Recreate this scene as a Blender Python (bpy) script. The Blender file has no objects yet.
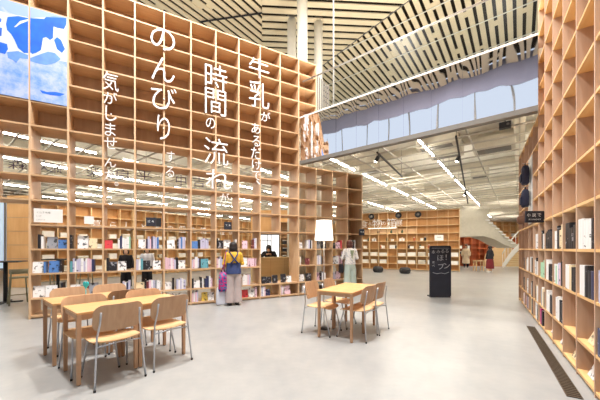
import bpy, bmesh, math, random
from mathutils import Vector, Matrix, noise
random.seed(7)
S = bpy.context.scene
COL = S.collection
PI = math.pi

# ---------------------------------------------------------------- camera model
F, CX, CY, CH = 286.0, 300.0, 248.5, 1.42

def on_z(x, y, z):
    Y = F * (z - CH) / (CY - y)
    return ((x - CX) / F * Y, Y)

def on_floor(x, y):
    return on_z(x, y, 0.0)

def at_depth(x, y, Y):
    return ((x - CX) / F * Y, Y, CH + (CY - y) / F * Y)

cam = bpy.data.cameras.new('camera'); camo = bpy.data.objects.new('camera', cam)
COL.objects.link(camo); camo.location = (0, 0, CH); camo.rotation_euler = (PI / 2, 0, 0)
cam.sensor_width = 36.0; cam.lens = F / 600.0 * 36.0; cam.shift_y = (CY - 200.0) / 600.0
cam.clip_start = 0.05; cam.clip_end = 200
S.camera = camo

# ---------------------------------------------------------------- materials
def new_mat(name):
    m = bpy.data.materials.new(name); m.use_nodes = True
    nt = m.node_tree
    b = nt.nodes.get('Principled BSDF')
    return m, nt, b

def plain(name, c, rough=0.55, metal=0.0, var=0.06, scale=9.0, spec=0.5):
    m, nt, b = new_mat(name)
    tc = nt.nodes.new('ShaderNodeTexCoord'); nz = nt.nodes.new('ShaderNodeTexNoise')
    nz.inputs['Scale'].default_value = scale; nz.inputs['Detail'].default_value = 3
    r = nt.nodes.new('ShaderNodeValToRGB')
    r.color_ramp.elements[0].position = 0.3; r.color_ramp.elements[1].position = 0.7
    r.color_ramp.elements[0].color = (*[max(0, v * (1 - var)) for v in c], 1)
    r.color_ramp.elements[1].color = (*[min(1, v * (1 + var)) for v in c], 1)
    nt.links.new(tc.outputs['Object'], nz.inputs['Vector'])
    nt.links.new(nz.outputs['Fac'], r.inputs['Fac'])
    nt.links.new(r.outputs['Color'], b.inputs['Base Color'])
    b.inputs['Roughness'].default_value = rough; b.inputs['Metallic'].default_value = metal
    b.inputs['Specular IOR Level'].default_value = spec
    return m

def wood(name, c1, c2, grain=(1.5, 30, 30), rough=0.5):
    m, nt, b = new_mat(name)
    tc = nt.nodes.new('ShaderNodeTexCoord'); mp = nt.nodes.new('ShaderNodeMapping')
    mp.inputs['Scale'].default_value = grain
    nz = nt.nodes.new('ShaderNodeTexNoise'); nz.inputs['Scale'].default_value = 1.0
    nz.inputs['Detail'].default_value = 4; nz.inputs['Distortion'].default_value = 0.6
    n2 = nt.nodes.new('ShaderNodeTexNoise'); n2.inputs['Scale'].default_value = 1.3; n2.inputs['Detail'].default_value = 1
    mx = nt.nodes.new('ShaderNodeMath'); mx.operation = 'MULTIPLY_ADD'
    mx.inputs[1].default_value = 0.5
    r = nt.nodes.new('ShaderNodeValToRGB')
    r.color_ramp.elements[0].position = 0.32; r.color_ramp.elements[1].position = 0.68
    r.color_ramp.elements[0].color = (*c1, 1); r.color_ramp.elements[1].color = (*c2, 1)
    L = nt.links.new
    L(tc.outputs['Object'], mp.inputs['Vector']); L(mp.outputs['Vector'], nz.inputs['Vector'])
    L(tc.outputs['Object'], n2.inputs['Vector'])
    h = nt.nodes.new('ShaderNodeMath'); h.operation = 'MULTIPLY'; h.inputs[1].default_value = 0.5
    L(n2.outputs['Fac'], h.inputs[0])
    L(nz.outputs['Fac'], mx.inputs[0]); L(h.outputs[0], mx.inputs[2])
    L(mx.outputs[0], r.inputs['Fac']); L(r.outputs['Color'], b.inputs['Base Color'])
    b.inputs['Roughness'].default_value = rough
    return m

def emit(name, c, s):
    m, nt, b = new_mat(name)
    b.inputs['Base Color'].default_value = (*c, 1)
    b.inputs['Emission Color'].default_value = (*c, 1); b.inputs['Emission Strength'].default_value = s
    return m

def srgb(r, g, b):
    f = lambda v: (v / 255 / 12.92) if v / 255 <= 0.04045 else ((v / 255 + 0.055) / 1.055) ** 2.4
    return (f(r), f(g), f(b))

M = {}
M['case'] = wood('case_wood', srgb(186, 148, 110), srgb(210, 174, 134), (1.2, 22, 22))
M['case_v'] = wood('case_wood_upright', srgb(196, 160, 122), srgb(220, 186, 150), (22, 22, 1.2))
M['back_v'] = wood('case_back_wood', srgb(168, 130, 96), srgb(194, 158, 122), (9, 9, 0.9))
M['pink_v'] = wood('case_upright_rosy', srgb(186, 150, 126), srgb(208, 176, 150), (16, 16, 1.0))
M['amber'] = wood('case_board_amber', srgb(222, 174, 112), srgb(238, 198, 142), (1.2, 18, 18))
M['far_case'] = wood('far_case_wood', srgb(212, 174, 124), srgb(226, 194, 148), (1.2, 15, 15))
M['pale_wall'] = wood('pale_wall_wood', srgb(214, 160, 100), srgb(232, 184, 126), (8, 8, 1.0))
M['far_back'] = wood('far_case_back_wood', srgb(194, 144, 86), srgb(214, 166, 110), (8, 8, 1.0))
M['strip'] = emit('shelf_strip', (1.0, 0.94, 0.8), 3.0)
M['red_case'] = wood('red_case_wood', srgb(168, 88, 50), srgb(196, 112, 70), (1.2, 15, 15))
M['oak'] = wood('oak_ply', srgb(214, 172, 124), srgb(232, 194, 148), (18, 1.6, 18))
M['oak_v'] = wood('oak_veneer', srgb(186, 146, 112), srgb(208, 170, 134), (22, 22, 1.8))
M['top'] = wood('table_top_wood', srgb(208, 156, 100), srgb(224, 176, 120), (1.6, 22, 22), 0.4)
M['legw'] = wood('table_leg_wood', srgb(178, 136, 102), srgb(196, 156, 122), (22, 22, 1.6))
M['chrome'] = plain('brushed_steel', srgb(196, 198, 204), 0.32, 0.75, 0.03)
M['rubber'] = plain('black_rubber', srgb(24, 24, 26), 0.7)
M['black'] = plain('matt_black', srgb(30, 30, 34), 0.6)
M['sageg'] = plain('dark_green_glaze', srgb(62, 78, 48), 0.4)
M['white'] = plain('white_paint', srgb(236, 234, 230), 0.6, 0, 0.02)
M['letter'] = plain('white_letter', srgb(246, 244, 242), 0.5, 0, 0.01)
M['lilac'] = plain('lilac_letter', srgb(104, 92, 126), 0.6, 0, 0.05)
M['cream'] = plain('cream_board', srgb(238, 222, 190), 0.7, 0, 0.05, 1.5)
M['void'] = plain('dark_void', srgb(58, 46, 34), 0.9, 0, 0.1)
M['ceilw'] = plain('ceiling_white', srgb(242, 238, 226), 0.8, 0, 0.04, 0.8)
M['ceilgrid'] = plain('ceiling_grid_grey', srgb(178, 172, 160), 0.6)
M['duct'] = plain('duct_grey', srgb(198, 190, 172), 0.5, 0, 0.05)
M['column'] = plain('column_white', srgb(240, 236, 224), 0.6, 0, 0.02, 2)
M['steel_dark'] = plain('dark_steel', srgb(120, 116, 110), 0.5, 0.2)
M['rail'] = plain('rail_steel', srgb(176, 172, 168), 0.4, 0.4)
M['louver'] = plain('grey_louver', srgb(124, 116, 108), 0.6)
M['tube'] = emit('lamp_tube', (1.0, 0.95, 0.84), 40.0)
M['shade'] = emit('lamp_shade', (1.0, 0.95, 0.82), 2.0)
M['spot'] = emit('spot_face', (1.0, 0.92, 0.78), 30.0)
M['winwhite'] = emit('bright_window', (0.93, 0.97, 1.0), 1.3)
M['bluewin'] = emit('pale_blue_window', (0.55, 0.68, 0.85), 0.42)
M['skin'] = plain('skin', srgb(222, 176, 148), 0.5, 0, 0.03)
M['hair'] = plain('dark_hair', srgb(34, 24, 22), 0.55, 0, 0.2, 40)
M['hair2'] = plain('brown_hair', srgb(88, 44, 34), 0.5, 0, 0.2, 40)
M['turq'] = plain('turquoise', srgb(52, 208, 224), 0.5)
M['stool'] = plain('olive_grey_wood', srgb(142, 138, 112), 0.6, 0, 0.1)
M['chalk'] = plain('chalkboard', srgb(38, 40, 52), 0.75, 0, 0.12, 5)
M['chalkw'] = plain('chalk_white', srgb(176, 178, 184), 0.9)
M['grate'] = plain('grate_metal', srgb(92, 78, 62), 0.5, 0.4)
M['gratedark'] = plain('grate_dark', srgb(38, 32, 26), 0.8)
M['counter'] = wood('counter_wood', srgb(214, 190, 136), srgb(228, 206, 156), (1.2, 15, 15))
M['blind'] = plain('grey_blind', srgb(158, 160, 182), 0.8, 0, 0.04, 2)
M['paper'] = plain('paper_pages', srgb(238, 232, 220), 0.8, 0, 0.03, 40)

def floor_mat():
    m, nt, b = new_mat('polished_concrete')
    L = nt.links.new
    tc = nt.nodes.new('ShaderNodeTexCoord')
    n1 = nt.nodes.new('ShaderNodeTexNoise'); n1.inputs['Scale'].default_value = 0.9; n1.inputs['Detail'].default_value = 6; n1.inputs['Roughness'].default_value = 0.65
    n2 = nt.nodes.new('ShaderNodeTexNoise'); n2.inputs['Scale'].default_value = 7; n2.inputs['Detail'].default_value = 5
    a = nt.nodes.new('ShaderNodeMath'); a.operation = 'MULTIPLY_ADD'; a.inputs[1].default_value = 0.35
    r = nt.nodes.new('ShaderNodeValToRGB')
    r.color_ramp.elements[0].position = 0.45; r.color_ramp.elements[1].position = 0.85
    r.color_ramp.elements[0].color = (*srgb(150, 151, 152), 1); r.color_ramp.elements[1].color = (*srgb(171, 170, 167), 1)
    L(tc.outputs['Object'], n1.inputs['Vector']); L(tc.outputs['Object'], n2.inputs['Vector'])
    L(n2.outputs['Fac'], a.inputs[0]); L(n1.outputs['Fac'], a.inputs[2]); L(a.outputs[0], r.inputs['Fac'])
    L(r.outputs['Color'], b.inputs['Base Color'])
    b.inputs['Roughness'].default_value = 0.3; b.inputs['Specular IOR Level'].default_value = 0.45
    return m
M['floor'] = floor_mat()

def mirror_mat():
    m, nt, b = new_mat('mirror_panel')
    L = nt.links.new
    tc = nt.nodes.new('ShaderNodeTexCoord'); mp = nt.nodes.new('ShaderNodeMapping'); mp.inputs['Scale'].default_value = (1.6, 1, 0.5)
    n1 = nt.nodes.new('ShaderNodeTexNoise'); n1.inputs['Scale'].default_value = 1.0; n1.inputs['Detail'].default_value = 1
    bp = nt.nodes.new('ShaderNodeBump'); bp.inputs['Strength'].default_value = 0.4; bp.inputs['Distance'].default_value = 0.03
    L(tc.outputs['Object'], mp.inputs['Vector']); L(mp.outputs['Vector'], n1.inputs['Vector']); L(n1.outputs['Fac'], bp.inputs['Height'])
    L(bp.outputs['Normal'], b.inputs['Normal'])
    b.inputs['Base Color'].default_value = (0.90, 0.885, 0.92, 1); b.inputs['Metallic'].default_value = 1; b.inputs['Roughness'].default_value = 0.02
    return m
M['mirror'] = mirror_mat()

def glass_mat():
    m, nt, b = new_mat('clear_glass')
    nt.nodes.remove(b)
    out = nt.nodes.get('Material Output')
    t = nt.nodes.new('ShaderNodeBsdfTransparent'); t.inputs['Color'].default_value = (0.95, 0.96, 0.96, 1)
    g = nt.nodes.new('ShaderNodeBsdfGlossy'); g.inputs['Roughness'].default_value = 0.25
    mx = nt.nodes.new('ShaderNodeMixShader'); mx.inputs['Fac'].default_value = 0.003
    nt.links.new(t.outputs[0], mx.inputs[1]); nt.links.new(g.outputs[0], mx.inputs[2]); nt.links.new(mx.outputs[0], out.inputs['Surface'])
    return m
M['glass'] = glass_mat()

def cow_back():
    m, nt, b = new_mat('mural_print')
    L = nt.links.new
    tc = nt.nodes.new('ShaderNodeTexCoord')
    n1 = nt.nodes.new('ShaderNodeTexNoise'); n1.inputs['Scale'].default_value = 3.5; n1.inputs['Detail'].default_value = 8; n1.inputs['Roughness'].default_value = 0.7
    r = nt.nodes.new('ShaderNodeValToRGB')
    r.color_ramp.elements[0].position = 0.36; r.color_ramp.elements[1].position = 0.6
    r.color_ramp.elements[0].color = (*srgb(96, 142, 214), 1); r.color_ramp.elements[1].color = (*srgb(172, 184, 226), 1)
    L(tc.outputs['Object'], n1.inputs['Vector']); L(n1.outputs['Fac'], r.inputs['Fac']); L(r.outputs['Color'], b.inputs['Base Color'])
    b.inputs['Roughness'].default_value = 0.5
    return m
M['mural'] = cow_back()
M['mural_sky'] = plain('mural_sky', srgb(146, 168, 216), 0.5, 0, 0.02)
M['mural_white'] = plain('mural_white', srgb(192, 200, 236), 0.5, 0, 0.04)
M['mural_blue'] = plain('mural_blue', srgb(24, 96, 208), 0.5, 0, 0.2, 4)
M['mural_mid'] = plain('mural_mid', srgb(100, 142, 218), 0.5, 0, 0.2, 5)

def patterned(name, c1, c2, c3, scale=18, thr=(0.42, 0.55)):
    m, nt, b = new_mat(name)
    L = nt.links.new
    tc = nt.nodes.new('ShaderNodeTexCoord')
    n1 = nt.nodes.new('ShaderNodeTexNoise'); n1.inputs['Scale'].default_value = scale; n1.inputs['Detail'].default_value = 1
    r = nt.nodes.new('ShaderNodeValToRGB'); r.color_ramp.interpolation = 'CONSTANT'
    r.color_ramp.elements[0].position = 0; r.color_ramp.elements[0].color = (*c1, 1)
    r.color_ramp.elements[1].position = thr[0]; r.color_ramp.elements[1].color = (*c2, 1)
    e = r.color_ramp.elements.new(thr[1]); e.color = (*c3, 1)
    L(tc.outputs['Object'], n1.inputs['Vector']); L(n1.outputs['Fac'], r.inputs['Fac']); L(r.outputs['Color'], b.inputs['Base Color'])
    b.inputs['Roughness'].default_value = 0.6
    return m

# ---------------------------------------------------------------- mesh builder
class MB:
    def __init__(s):
        s.v = []; s.f = []; s.sm = []; s.mi = []
    def add(s, vs, fs, smooth=False, mi=0):
        o = len(s.v); s.v += [tuple(p) for p in vs]
        for f in fs:
            s.f.append([i + o for i in f]); s.sm.append(smooth); s.mi.append(mi)
    def box(s, x0, x1, y0, y1, z0, z1, mat=None, mi=0):
        vs = [Vector((x, y, z)) for z in (z0, z1) for y in (y0, y1) for x in (x0, x1)]
        if mat is not None: vs = [mat @ v for v in vs]
        s.add(vs, [(0, 2, 3, 1), (4, 5, 7, 6), (0, 1, 5, 4), (2, 6, 7, 3), (0, 4, 6, 2), (1, 3, 7, 5)], False, mi)
        return s
    def rings(s, rings, cap=True, smooth=True, mi=0, closed=False):
        n = len(rings[0]); o = len(s.v); k = len(rings)
        for r in rings: s.v += [tuple(p) for p in r]
        for i in range(k - 1 if not closed else k):
            a = o + i * n; b = o + ((i + 1) % k) * n
            for j in range(n):
                s.f.append([a + j, a + (j + 1) % n, b + (j + 1) % n, b + j]); s.sm.append(smooth); s.mi.append(mi)
        if cap and not closed:
            s.f.append([o + j for j in range(n)][::-1]); s.sm.append(False); s.mi.append(mi)
            s.f.append([o + (k - 1) * n + j for j in range(n)]); s.sm.append(False); s.mi.append(mi)
        return s
    def tube(s, pts, r, seg=8, mi=0, flat=1.0):
        pts = [Vector(p) for p in pts]; rs = r if isinstance(r, (list, tuple)) else [r] * len(pts)
        up = Vector((0, 0, 1)); R = []
        prev = None
        for i, p in enumerate(pts):
            d = (pts[min(i + 1, len(pts) - 1)] - pts[max(i - 1, 0)]).normalized()
            if prev is None:
                a = d.cross(up if abs(d.z) < 0.9 else Vector((1, 0, 0))).normalized()
            else:
                a = (prev - d * prev.dot(d)).normalized()
            prev = a; b = d.cross(a)
            R.append([p + (a * math.cos(2 * PI * k / seg) + b * math.sin(2 * PI * k / seg) * flat) * rs[i] for k in range(seg)])
        return s.rings(R, mi=mi)
    def cyl(s, x, y, z0, z1, r, r2=None, seg=20, mi=0):
        r2 = r if r2 is None else r2
        return s.rings([[(x + q * math.cos(2 * PI * k / seg), y + q * math.sin(2 * PI * k / seg), z) for k in range(seg)] for z, q in ((z0, r), (z1, r2))], mi=mi)
    def lathe(s, prof, x=0, y=0, seg=24, mi=0, sy=1.0):
        return s.rings([[(x + q * math.cos(2 * PI * k / seg), y + sy * q * math.sin(2 * PI * k / seg), z) for k in range(seg)] for q, z in prof], mi=mi)
    def ell(s, c, r, seg=14, mi=0, mat=None):
        R = []
        for i in range(1, seg // 2):
            t = PI * i / (seg // 2)
            ring = [Vector((c[0] + r[0] * math.sin(t) * math.cos(2 * PI * k / seg), c[1] + r[1] * math.sin(t) * math.sin(2 * PI * k / seg), c[2] - r[2] * math.cos(t))) for k in range(seg)]
            R.append([mat @ p for p in ring] if mat is not None else ring)
        return s.rings(R, mi=mi)
    def prism(s, poly, y0, y1, mat=None, mi=0):
        n = len(poly)
        vs = [Vector((x, y0, z)) for x, z in poly] + [Vector((x, y1, z)) for x, z in poly]
        if mat is not None: vs = [mat @ v for v in vs]
        s.add(vs, [list(range(n)), list(range(2 * n - 1, n - 1, -1))] + [[i, i + n, (i + 1) % n + n, (i + 1) % n] for i in range(n)], False, mi)
        return s
    def mesh(s, name, mats):
        me = bpy.data.meshes.new(name); me.from_pydata(s.v, [], s.f)
        mats = mats if isinstance(mats, (list, tuple)) else [mats]
        for m in mats: me.materials.append(m)
        me.polygons.foreach_set('use_smooth', s.sm); me.polygons.foreach_set('material_index', s.mi)
        bm = bmesh.new(); bm.from_mesh(me); bmesh.ops.recalc_face_normals(bm, faces=bm.faces); bm.to_mesh(me); bm.free()
        me.update(); return me
    def build(s, name, mats, parent=None, bevel=0.0):
        o = bpy.data.objects.new(name, s.mesh(name, mats)); COL.objects.link(o)
        if parent is not None: o.parent = parent
        if bevel:
            md = o.modifiers.new('bevel', 'BEVEL'); md.width = bevel; md.segments = 2; md.limit_method = 'ANGLE'
        return o

def tag(o, label=None, cat=None, group=None, kind=None):
    if label: o['label'] = label
    if cat: o['category'] = cat
    if group: o['group'] = group
    if kind: o['kind'] = kind
    return o

def thing(name, label, cat, loc=(0, 0, 0), rz=0.0, group=None):
    o = bpy.data.objects.new(name, None); COL.objects.link(o)
    o.empty_display_size = 0.1
    o.location = loc; o.rotation_euler = (0, 0, rz)
    return tag(o, label, cat, group)

def struct(o):
    o['kind'] = 'structure'; return o

def copy_tree(o, parent=None):
    c = o.copy(); COL.objects.link(c)
    if parent is not None: c.parent = parent
    for ch in list(o.children): copy_tree(ch, c)
    return c

ORD = ['first', 'second', 'third', 'fourth', 'fifth', 'sixth', 'seventh', 'eighth', 'ninth', 'tenth', 'eleventh', 'twelfth', 'thirteenth', 'fourteenth', 'fifteenth']

# ---------------------------------------------------------------- frames
SA = math.atan2(0.4694, 0.883); S0 = Vector((-5.41, 5.72, 0)); SU = Vector((math.cos(SA), math.sin(SA), 0)); SV = Vector((-math.sin(SA), math.cos(SA), 0))
W = 0.6086
SD = 0.64
RA = math.radians(58.0); R0 = Vector((2.857, 2.805, 0)) ; RU = Vector((math.cos(RA), math.sin(RA), 0)); RV = Vector((-math.sin(RA), math.cos(RA), 0))
AX = Vector((0.793, -0.609, 0)); BX = Vector((0.609, 0.793, 0))       # the building's own two directions

def spt(x, d=0, z=0): return S0 + SU * x + SV * d + Vector((0, 0, z))
def rpt(x, d=0, z=0): return R0 + RU * x + RV * d + Vector((0, 0, z))

def px_on_shelf(x, y, d=0.0):
    """local (along, z) on the long bookcase's plane at depth d behind its front"""
    r = (x - CX) / F; o = S0 + SV * d
    t = (r * o.y - o.x) / (SU.x - r * SU.y)
    p = o + SU * t
    return t, CH + (CY - y) / F * p.y

ZS = [0.05, 0.40, 0.90, 1.40, 1.90, 2.40, 2.90, 3.40, 3.90]
ZU = [4.38, 4.86, 5.35, 5.83, 6.27, 6.68, 7.10]
TH = 0.032

# ================================================================= SETTING
struct(MB().box(-22, 30, -14, 36, -0.2, 0).build('floor', M['floor']))

# lower ceiling: slab + white soffit above an open grid
HC = 3.96
def pl(u, v): # point from building axes
    return None
fas0 = Vector((0.02, 8.44, 0)); fas1 = Vector((0.02, 8.44, 0)) + Vector((0.793, -0.609, 0)) * 5.39
slab_poly = [spt(10 * W, 0.6), fas0 + BX * 0.15 + AX * 0.05, fas0 + BX * 0.15 + AX * 7.8, Vector((16, 3, 0)), Vector((28, 10, 0)), Vector((28, 34, 0)), Vector((-20, 34, 0)), Vector((-20, 2, 0)), spt(-6 * W, 0.6)]
mb = MB(); n = len(slab_poly)
mb.add([(p.x, p.y, 4.85) for p in slab_poly] + [(p.x, p.y, 5.1) for p in slab_poly], [list(range(n)), list(range(n, 2 * n))] + [[i, (i + 1) % n, (i + 1) % n + n, i + n] for i in range(n)])
struct(mb.build('ceiling', M['ceilw']))

def clip_poly_boxes(name, mat, dirv, pitch, width, z0, z1, region, kind='structure', jitter=0):
    """straight bars along dirv, clipped to a convex region given as half-planes (p, n) with n pointing inside"""
    bm = bmesh.new()
    d = dirv.normalized(); q = Vector((-d.y, d.x, 0))
    for i in range(-110, 111):
        off = i * pitch
        vs = [bm.verts.new(Vector((0, 0, z)) + d * a + q * (off + b)) for z in (z0, z1) for a, b in ((-60, -width / 2), (60, -width / 2), (60, width / 2), (-60, width / 2))]
        for f in ((0, 1, 2, 3), (7, 6, 5, 4), (0, 4, 5, 1), (1, 5, 6, 2), (2, 6, 7, 3), (3, 7, 4, 0)):
            bm.faces.new([vs[k] for k in f])
    for p, nrm in region:
        bmesh.ops.bisect_plane(bm, geom=bm.verts[:] + bm.edges[:] + bm.faces[:], plane_co=p, plane_no=nrm, clear_inner=True)
    bmesh.ops.recalc_face_normals(bm, faces=bm.faces)
    me = bpy.data.meshes.new(name); bm.to_mesh(me); bm.free(); me.materials.append(mat)
    o = bpy.data.objects.new(name, me); COL.objects.link(o)
    return struct(o)

Z = lambda v, z=0: Vector((v[0], v[1], z))
lim = [(Vector((0, 30, 0)), Vector((0, -1, 0))), (Vector((26, 0, 0)), Vector((-1, 0, 0))), (Vector((-18, 0, 0)), Vector((1, 0, 0))), (Vector((0, 2, 0)), Vector((0, 1, 0)))]
low_back = lim + [(spt(0, 0.72), SV)]
low_front = lim + [(fas0 + BX * 0.14, BX), (spt(0, 0.7), -SV)]
for reg in (low_back, low_front):
    clip_poly_boxes('ceiling_grid', M['ceilgrid'], AX, 0.62, 0.028, HC, HC + 0.035, reg)
    clip_poly_boxes('ceiling_grid_cross', M['ceilgrid'], BX, 0.93, 0.028, HC + 0.035, HC + 0.07, reg)
    clip_poly_boxes('ceiling_beam', M['duct'], BX, 4.2, 0.24, 4.46, 4.84, reg)
    clip_poly_boxes('ceiling_beam_cross', M['duct'], AX, 3.3, 0.14, 4.56, 4.84, reg)

# edge trim under the mirror fascia and the mirror fascia
fl = (fas1 - fas0).length
FA = math.atan2(AX.y, AX.x)
mb = MB(); k = 9
for i in range(k):
    a, b = fl * i / k, fl * (i + 1) / k
    mb.box(a + 0.004, b - 0.004, 0.0, 0.03, 4.0, 5.27)
mb.box(0, fl, 0.03, 0.12, 3.96, 5.27)
o = mb.build('wall_fascia', M['mirror']); o.location = fas0; o.rotation_euler.z = FA; struct(o)
o = MB().box(-0.02, fl, -0.03, 0.12, 3.90, 4.0).build('trim_fascia', M['steel_dark']); o.location = fas0; o.rotation_euler.z = FA; struct(o)
o = MB().box(-0.02, fl, -0.01, 0.14, 5.27, 5.31).build('trim_ledge', M['white']); o.location = fas0; o.rotation_euler.z = FA; struct(o)

# glass guard rail over the fascia
t = thing('glass_balustrade', 'clear glass guard with a slim grey handrail above the mirrored ceiling edge', 'balustrade', fas0 + Vector((0, 0, 5.31)), FA)
MB().box(0.1, fl, 0.07, 0.085, 0.0, 1.04).build('glass_panel', M['glass'], t)
MB().tube([(0.02, 0.078, 1.06), (fl, 0.078, 1.06)], 0.022).build('handrail', M['rail'], t)
for x in (0.1, fl * 0.5, fl - 0.1):
    MB().box(x - 0.02, x + 0.02, 0.06, 0.1, 0.0, 0.06).build('clamp', M['rail'], t)

# high slatted ceiling over the hall
HH = 10.4
k9 = HH - CH
fq = Vector((-2.34, -3.05, 0))
hp_ = [fq + AX * -16, fq + AX * 22, fq + AX * 22 + BX * 30, fq + AX * -16 + BX * 30]
mb = MB(); mb.add([(p.x, p.y, HH + 0.35) for p in hp_] + [(p.x, p.y, HH + 0.5) for p in hp_], [(3, 2, 1, 0), (4, 5, 6, 7)] + [(i, (i + 1) % 4, (i + 1) % 4 + 4, i + 4) for i in range(4)])
struct(mb.build('ceiling_high', M['void']))
def seam(x): # vertical plane through the seam seen at column x
    return Vector((-1.0, (x - CX) / F, 0)).normalized()
ra, rb = Vector((0.172 * k9, 1.493 * k9, 0)), Vector((0.4346 * k9, 1.151 * k9, 0))
rd = (rb - ra).normalized(); rn = Vector((rd.y, -rd.x, 0))
if rn.dot(Vector((1, 0, 0))) < 0: rn = -rn        # rn points to the right-hand fold
facade_n = BX.copy(); facade_p = Vector((-2.34, -3.05, 0))
outer = [(facade_p, facade_n), (Vector((0, 23.5, 0)), Vector((0, -1, 0))), (Vector((18, 0, 0)), Vector((-1, 0, 0))), (Vector((-14, 0, 0)), Vector((1, 0, 0)))]
s262 = Vector((-0.1329, 1.0, 0)); n262 = Vector((1.0, 0.1329, 0)).normalized()
clip_poly_boxes('ceiling_slats_hall', M['cream'], BX, 0.30, 0.185, HH, HH + 0.04, outer + [(Vector((0, 0, 0)), -n262)])
clip_poly_boxes('ceiling_slats_void', M['cream'], BX, 0.30, 0.185, HH, HH + 0.04, outer + [(Vector((0, 0, 0)), n262), (ra, rn)])
clip_poly_boxes('ceiling_slats_fold', M['cream'], Vector((1, 0.06, 0)), 0.36, 0.22, HH - 0.05, HH - 0.01, outer + [(Vector((0, 0, 0)), n262), (ra, -rn)])
# filler boards that close parts of the gaps
mb = MB(); rnd = random.Random(3)
for i in range(-70, 80):
    off = (i + 0.5) * 0.30
    s = -30.0
    while s < 40:
        ln = rnd.uniform(0.15, 0.6); gp = rnd.uniform(2.5, 7.0)
        c = Vector((-BX.y, BX.x, 0)) * off + BX * (s + ln / 2)
        s += ln + gp
        if (c - facade_p).dot(facade_n) < 0.6 or not (-13 < c.x < 17 and c.y < 22.5): continue
        inC = c.dot(n262) > 0 and (c - ra).dot(rn) < 0
        if inC or abs((c - ra).dot(rn)) < 1.0 or abs(c.dot(n262)) < 0.7: continue
        mt = Matrix.Translation((c.x, c.y, HH + 0.012)) @ Matrix.Rotation(math.atan2(BX.y, BX.x), 4, 'Z')
        mb.box(-ln / 2, ln / 2, -0.058, 0.058, 0, 0.02, mt)
struct(mb.build('ceiling_slats_filler', M['cream']))
# thin rods under the slats
clip_poly_boxes('ceiling_rods', M['ceilw'], AX, 1.9, 0.025, HH - 0.09, HH - 0.06, outer + [(ra, rn)])
mb = MB(); mb.tube([Z(ra + rd * -6, HH - 0.03), Z(ra + rd * 14, HH - 0.03)], 0.035); struct(mb.build('ceiling_ridge', M['steel_dark']))
a = on_z(200, 22, HH - 0.06); b = on_z(262, 13, HH - 0.06)
struct(MB().tube([(a[0], a[1], HH - 0.06), (b[0], b[1], HH - 0.06)], 0.03).build('ceiling_track', M['black']))

# mast, louvre screen, columns
p = at_depth(333.5, 110, 8.35)
struct(MB().box(p[0] - 0.022, p[0] + 0.022, 8.33, 8.38, 5.2, HH).build('column_mast', M['steel_dark']))
mb = MB()
for i in range(7):
    x = at_depth(317.5 + i * 2.1, 60, 10.2)[0]
    mb.box(x - 0.022, x + 0.022, 10.15 + 0.1 * i, 10.25 + 0.1 * i, 5.1, 7.55)
struct(mb.build('wall_louver', M['louver']))
def column(x, w, Y, z0=0.0, z1=HH + 0.1):
    c = at_depth(x, 100, Y)
    return struct(MB().cyl(c[0], c[1], z0, z1, w * Y / F / 2, seg=28).build('column', M['column']))
column(302.3, 10.5, 10.0)
column(291.8, 9, 11.2)
column(318.4, 8.5, 11.3)

# walls far back
struct(MB().box(-20, 28, 33.5, 33.8, 0, 5.0).build('wall_back', M['pale_wall']))
o = MB().box(-14, 10, -0.3, 0, 0, 5.2).build('wall_light_block', M['louver']); o.location = Vector((-2.34, -3.05, 0)) + AX * 4; o.rotation_euler.z = FA; struct(o)  # unseen wall added behind the camera to block low daylight and deepen shadows
mb = MB()
for i in range(17):
    mb.box(-14 + i * 1.5 - 0.03, -14 + i * 1.5 + 0.03, -0.2, -0.08, 5.2, HH + 0.3)
o = mb.build('window_3', M['steel_dark']); o.location = Vector((-2.34, -3.05, 0)); o.rotation_euler.z = FA; struct(o)
o = MB().box(-14, 10, -0.06, -0.02, 9.45, HH + 0.3).build('trim_blind', M['blind']); o.location = Vector((-2.34, -3.05, 0)); o.rotation_euler.z = FA; struct(o)
struct(MB().box(27.6, 28, 6, 34, 0, 5.0).build('wall_right', M['pale_wall']))
struct(MB().box(-20, -19.7, 3, 34, 0, 5.0).build('wall_left', M['pale_wall']))

# ================================================================= LONG BOOKCASE
main = thing('bookcase', 'very long wooden grid bookcase carrying big white letters and books', 'bookcase', S0, SA)
def upright(par, x, z0, z1, y0=0.0, y1=SD, m='case_v', th=TH):
    return MB().box(x - th / 2, x + th / 2, y0, y1, z0, z1).build('upright', M[m], par)
def board(par, x0, x1, z, y0=0.004, y1=SD, m='case', th=TH):
    return MB().box(x0, x1, y0, y1, z - th / 2, z + th / 2).build('shelf_board', M[m], par)
zs_all = ZS + ZU
for i in range(-2, 12):
    x = i * W
    if i < 0:
        upright(main, x, 2.40, 7.116) if i == -1 else upright(main, x, 0, 7.116)
    elif i == 9:
        upright(main, x, 0.0, 0.40); upright(main, x, 1.90, 7.116)
    elif i == 11:
        upright(main, x, 5.35, 7.116)
    else:
        upright(main, x, 0.0, 7.116)
for z in zs_all:
    x0, x1 = (-2 * W if z >= 2.4 else 0.0), 10 * W
    if z >= 5.3: x1 = 11 * W
    if z in (0.90, 1.40):
        board(main, x0, 8 * W, z)
    else:
        board(main, x0, x1, z)
    if abs(z - 0.05) < 1e-6:
        MB().box(0.02, 10 * W - 0.02, 0.05, SD - 0.05, 0.0, 0.034).build('plinth', M['case'], main)
for i in range(-2, 11):
    MB().box(i * W + TH / 2, (i + 1) * W - TH / 2, 0.47, 0.488, 3.9 if i < 10 else 5.35, 7.1).build('back_panel', M['back_v'], main)

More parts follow.
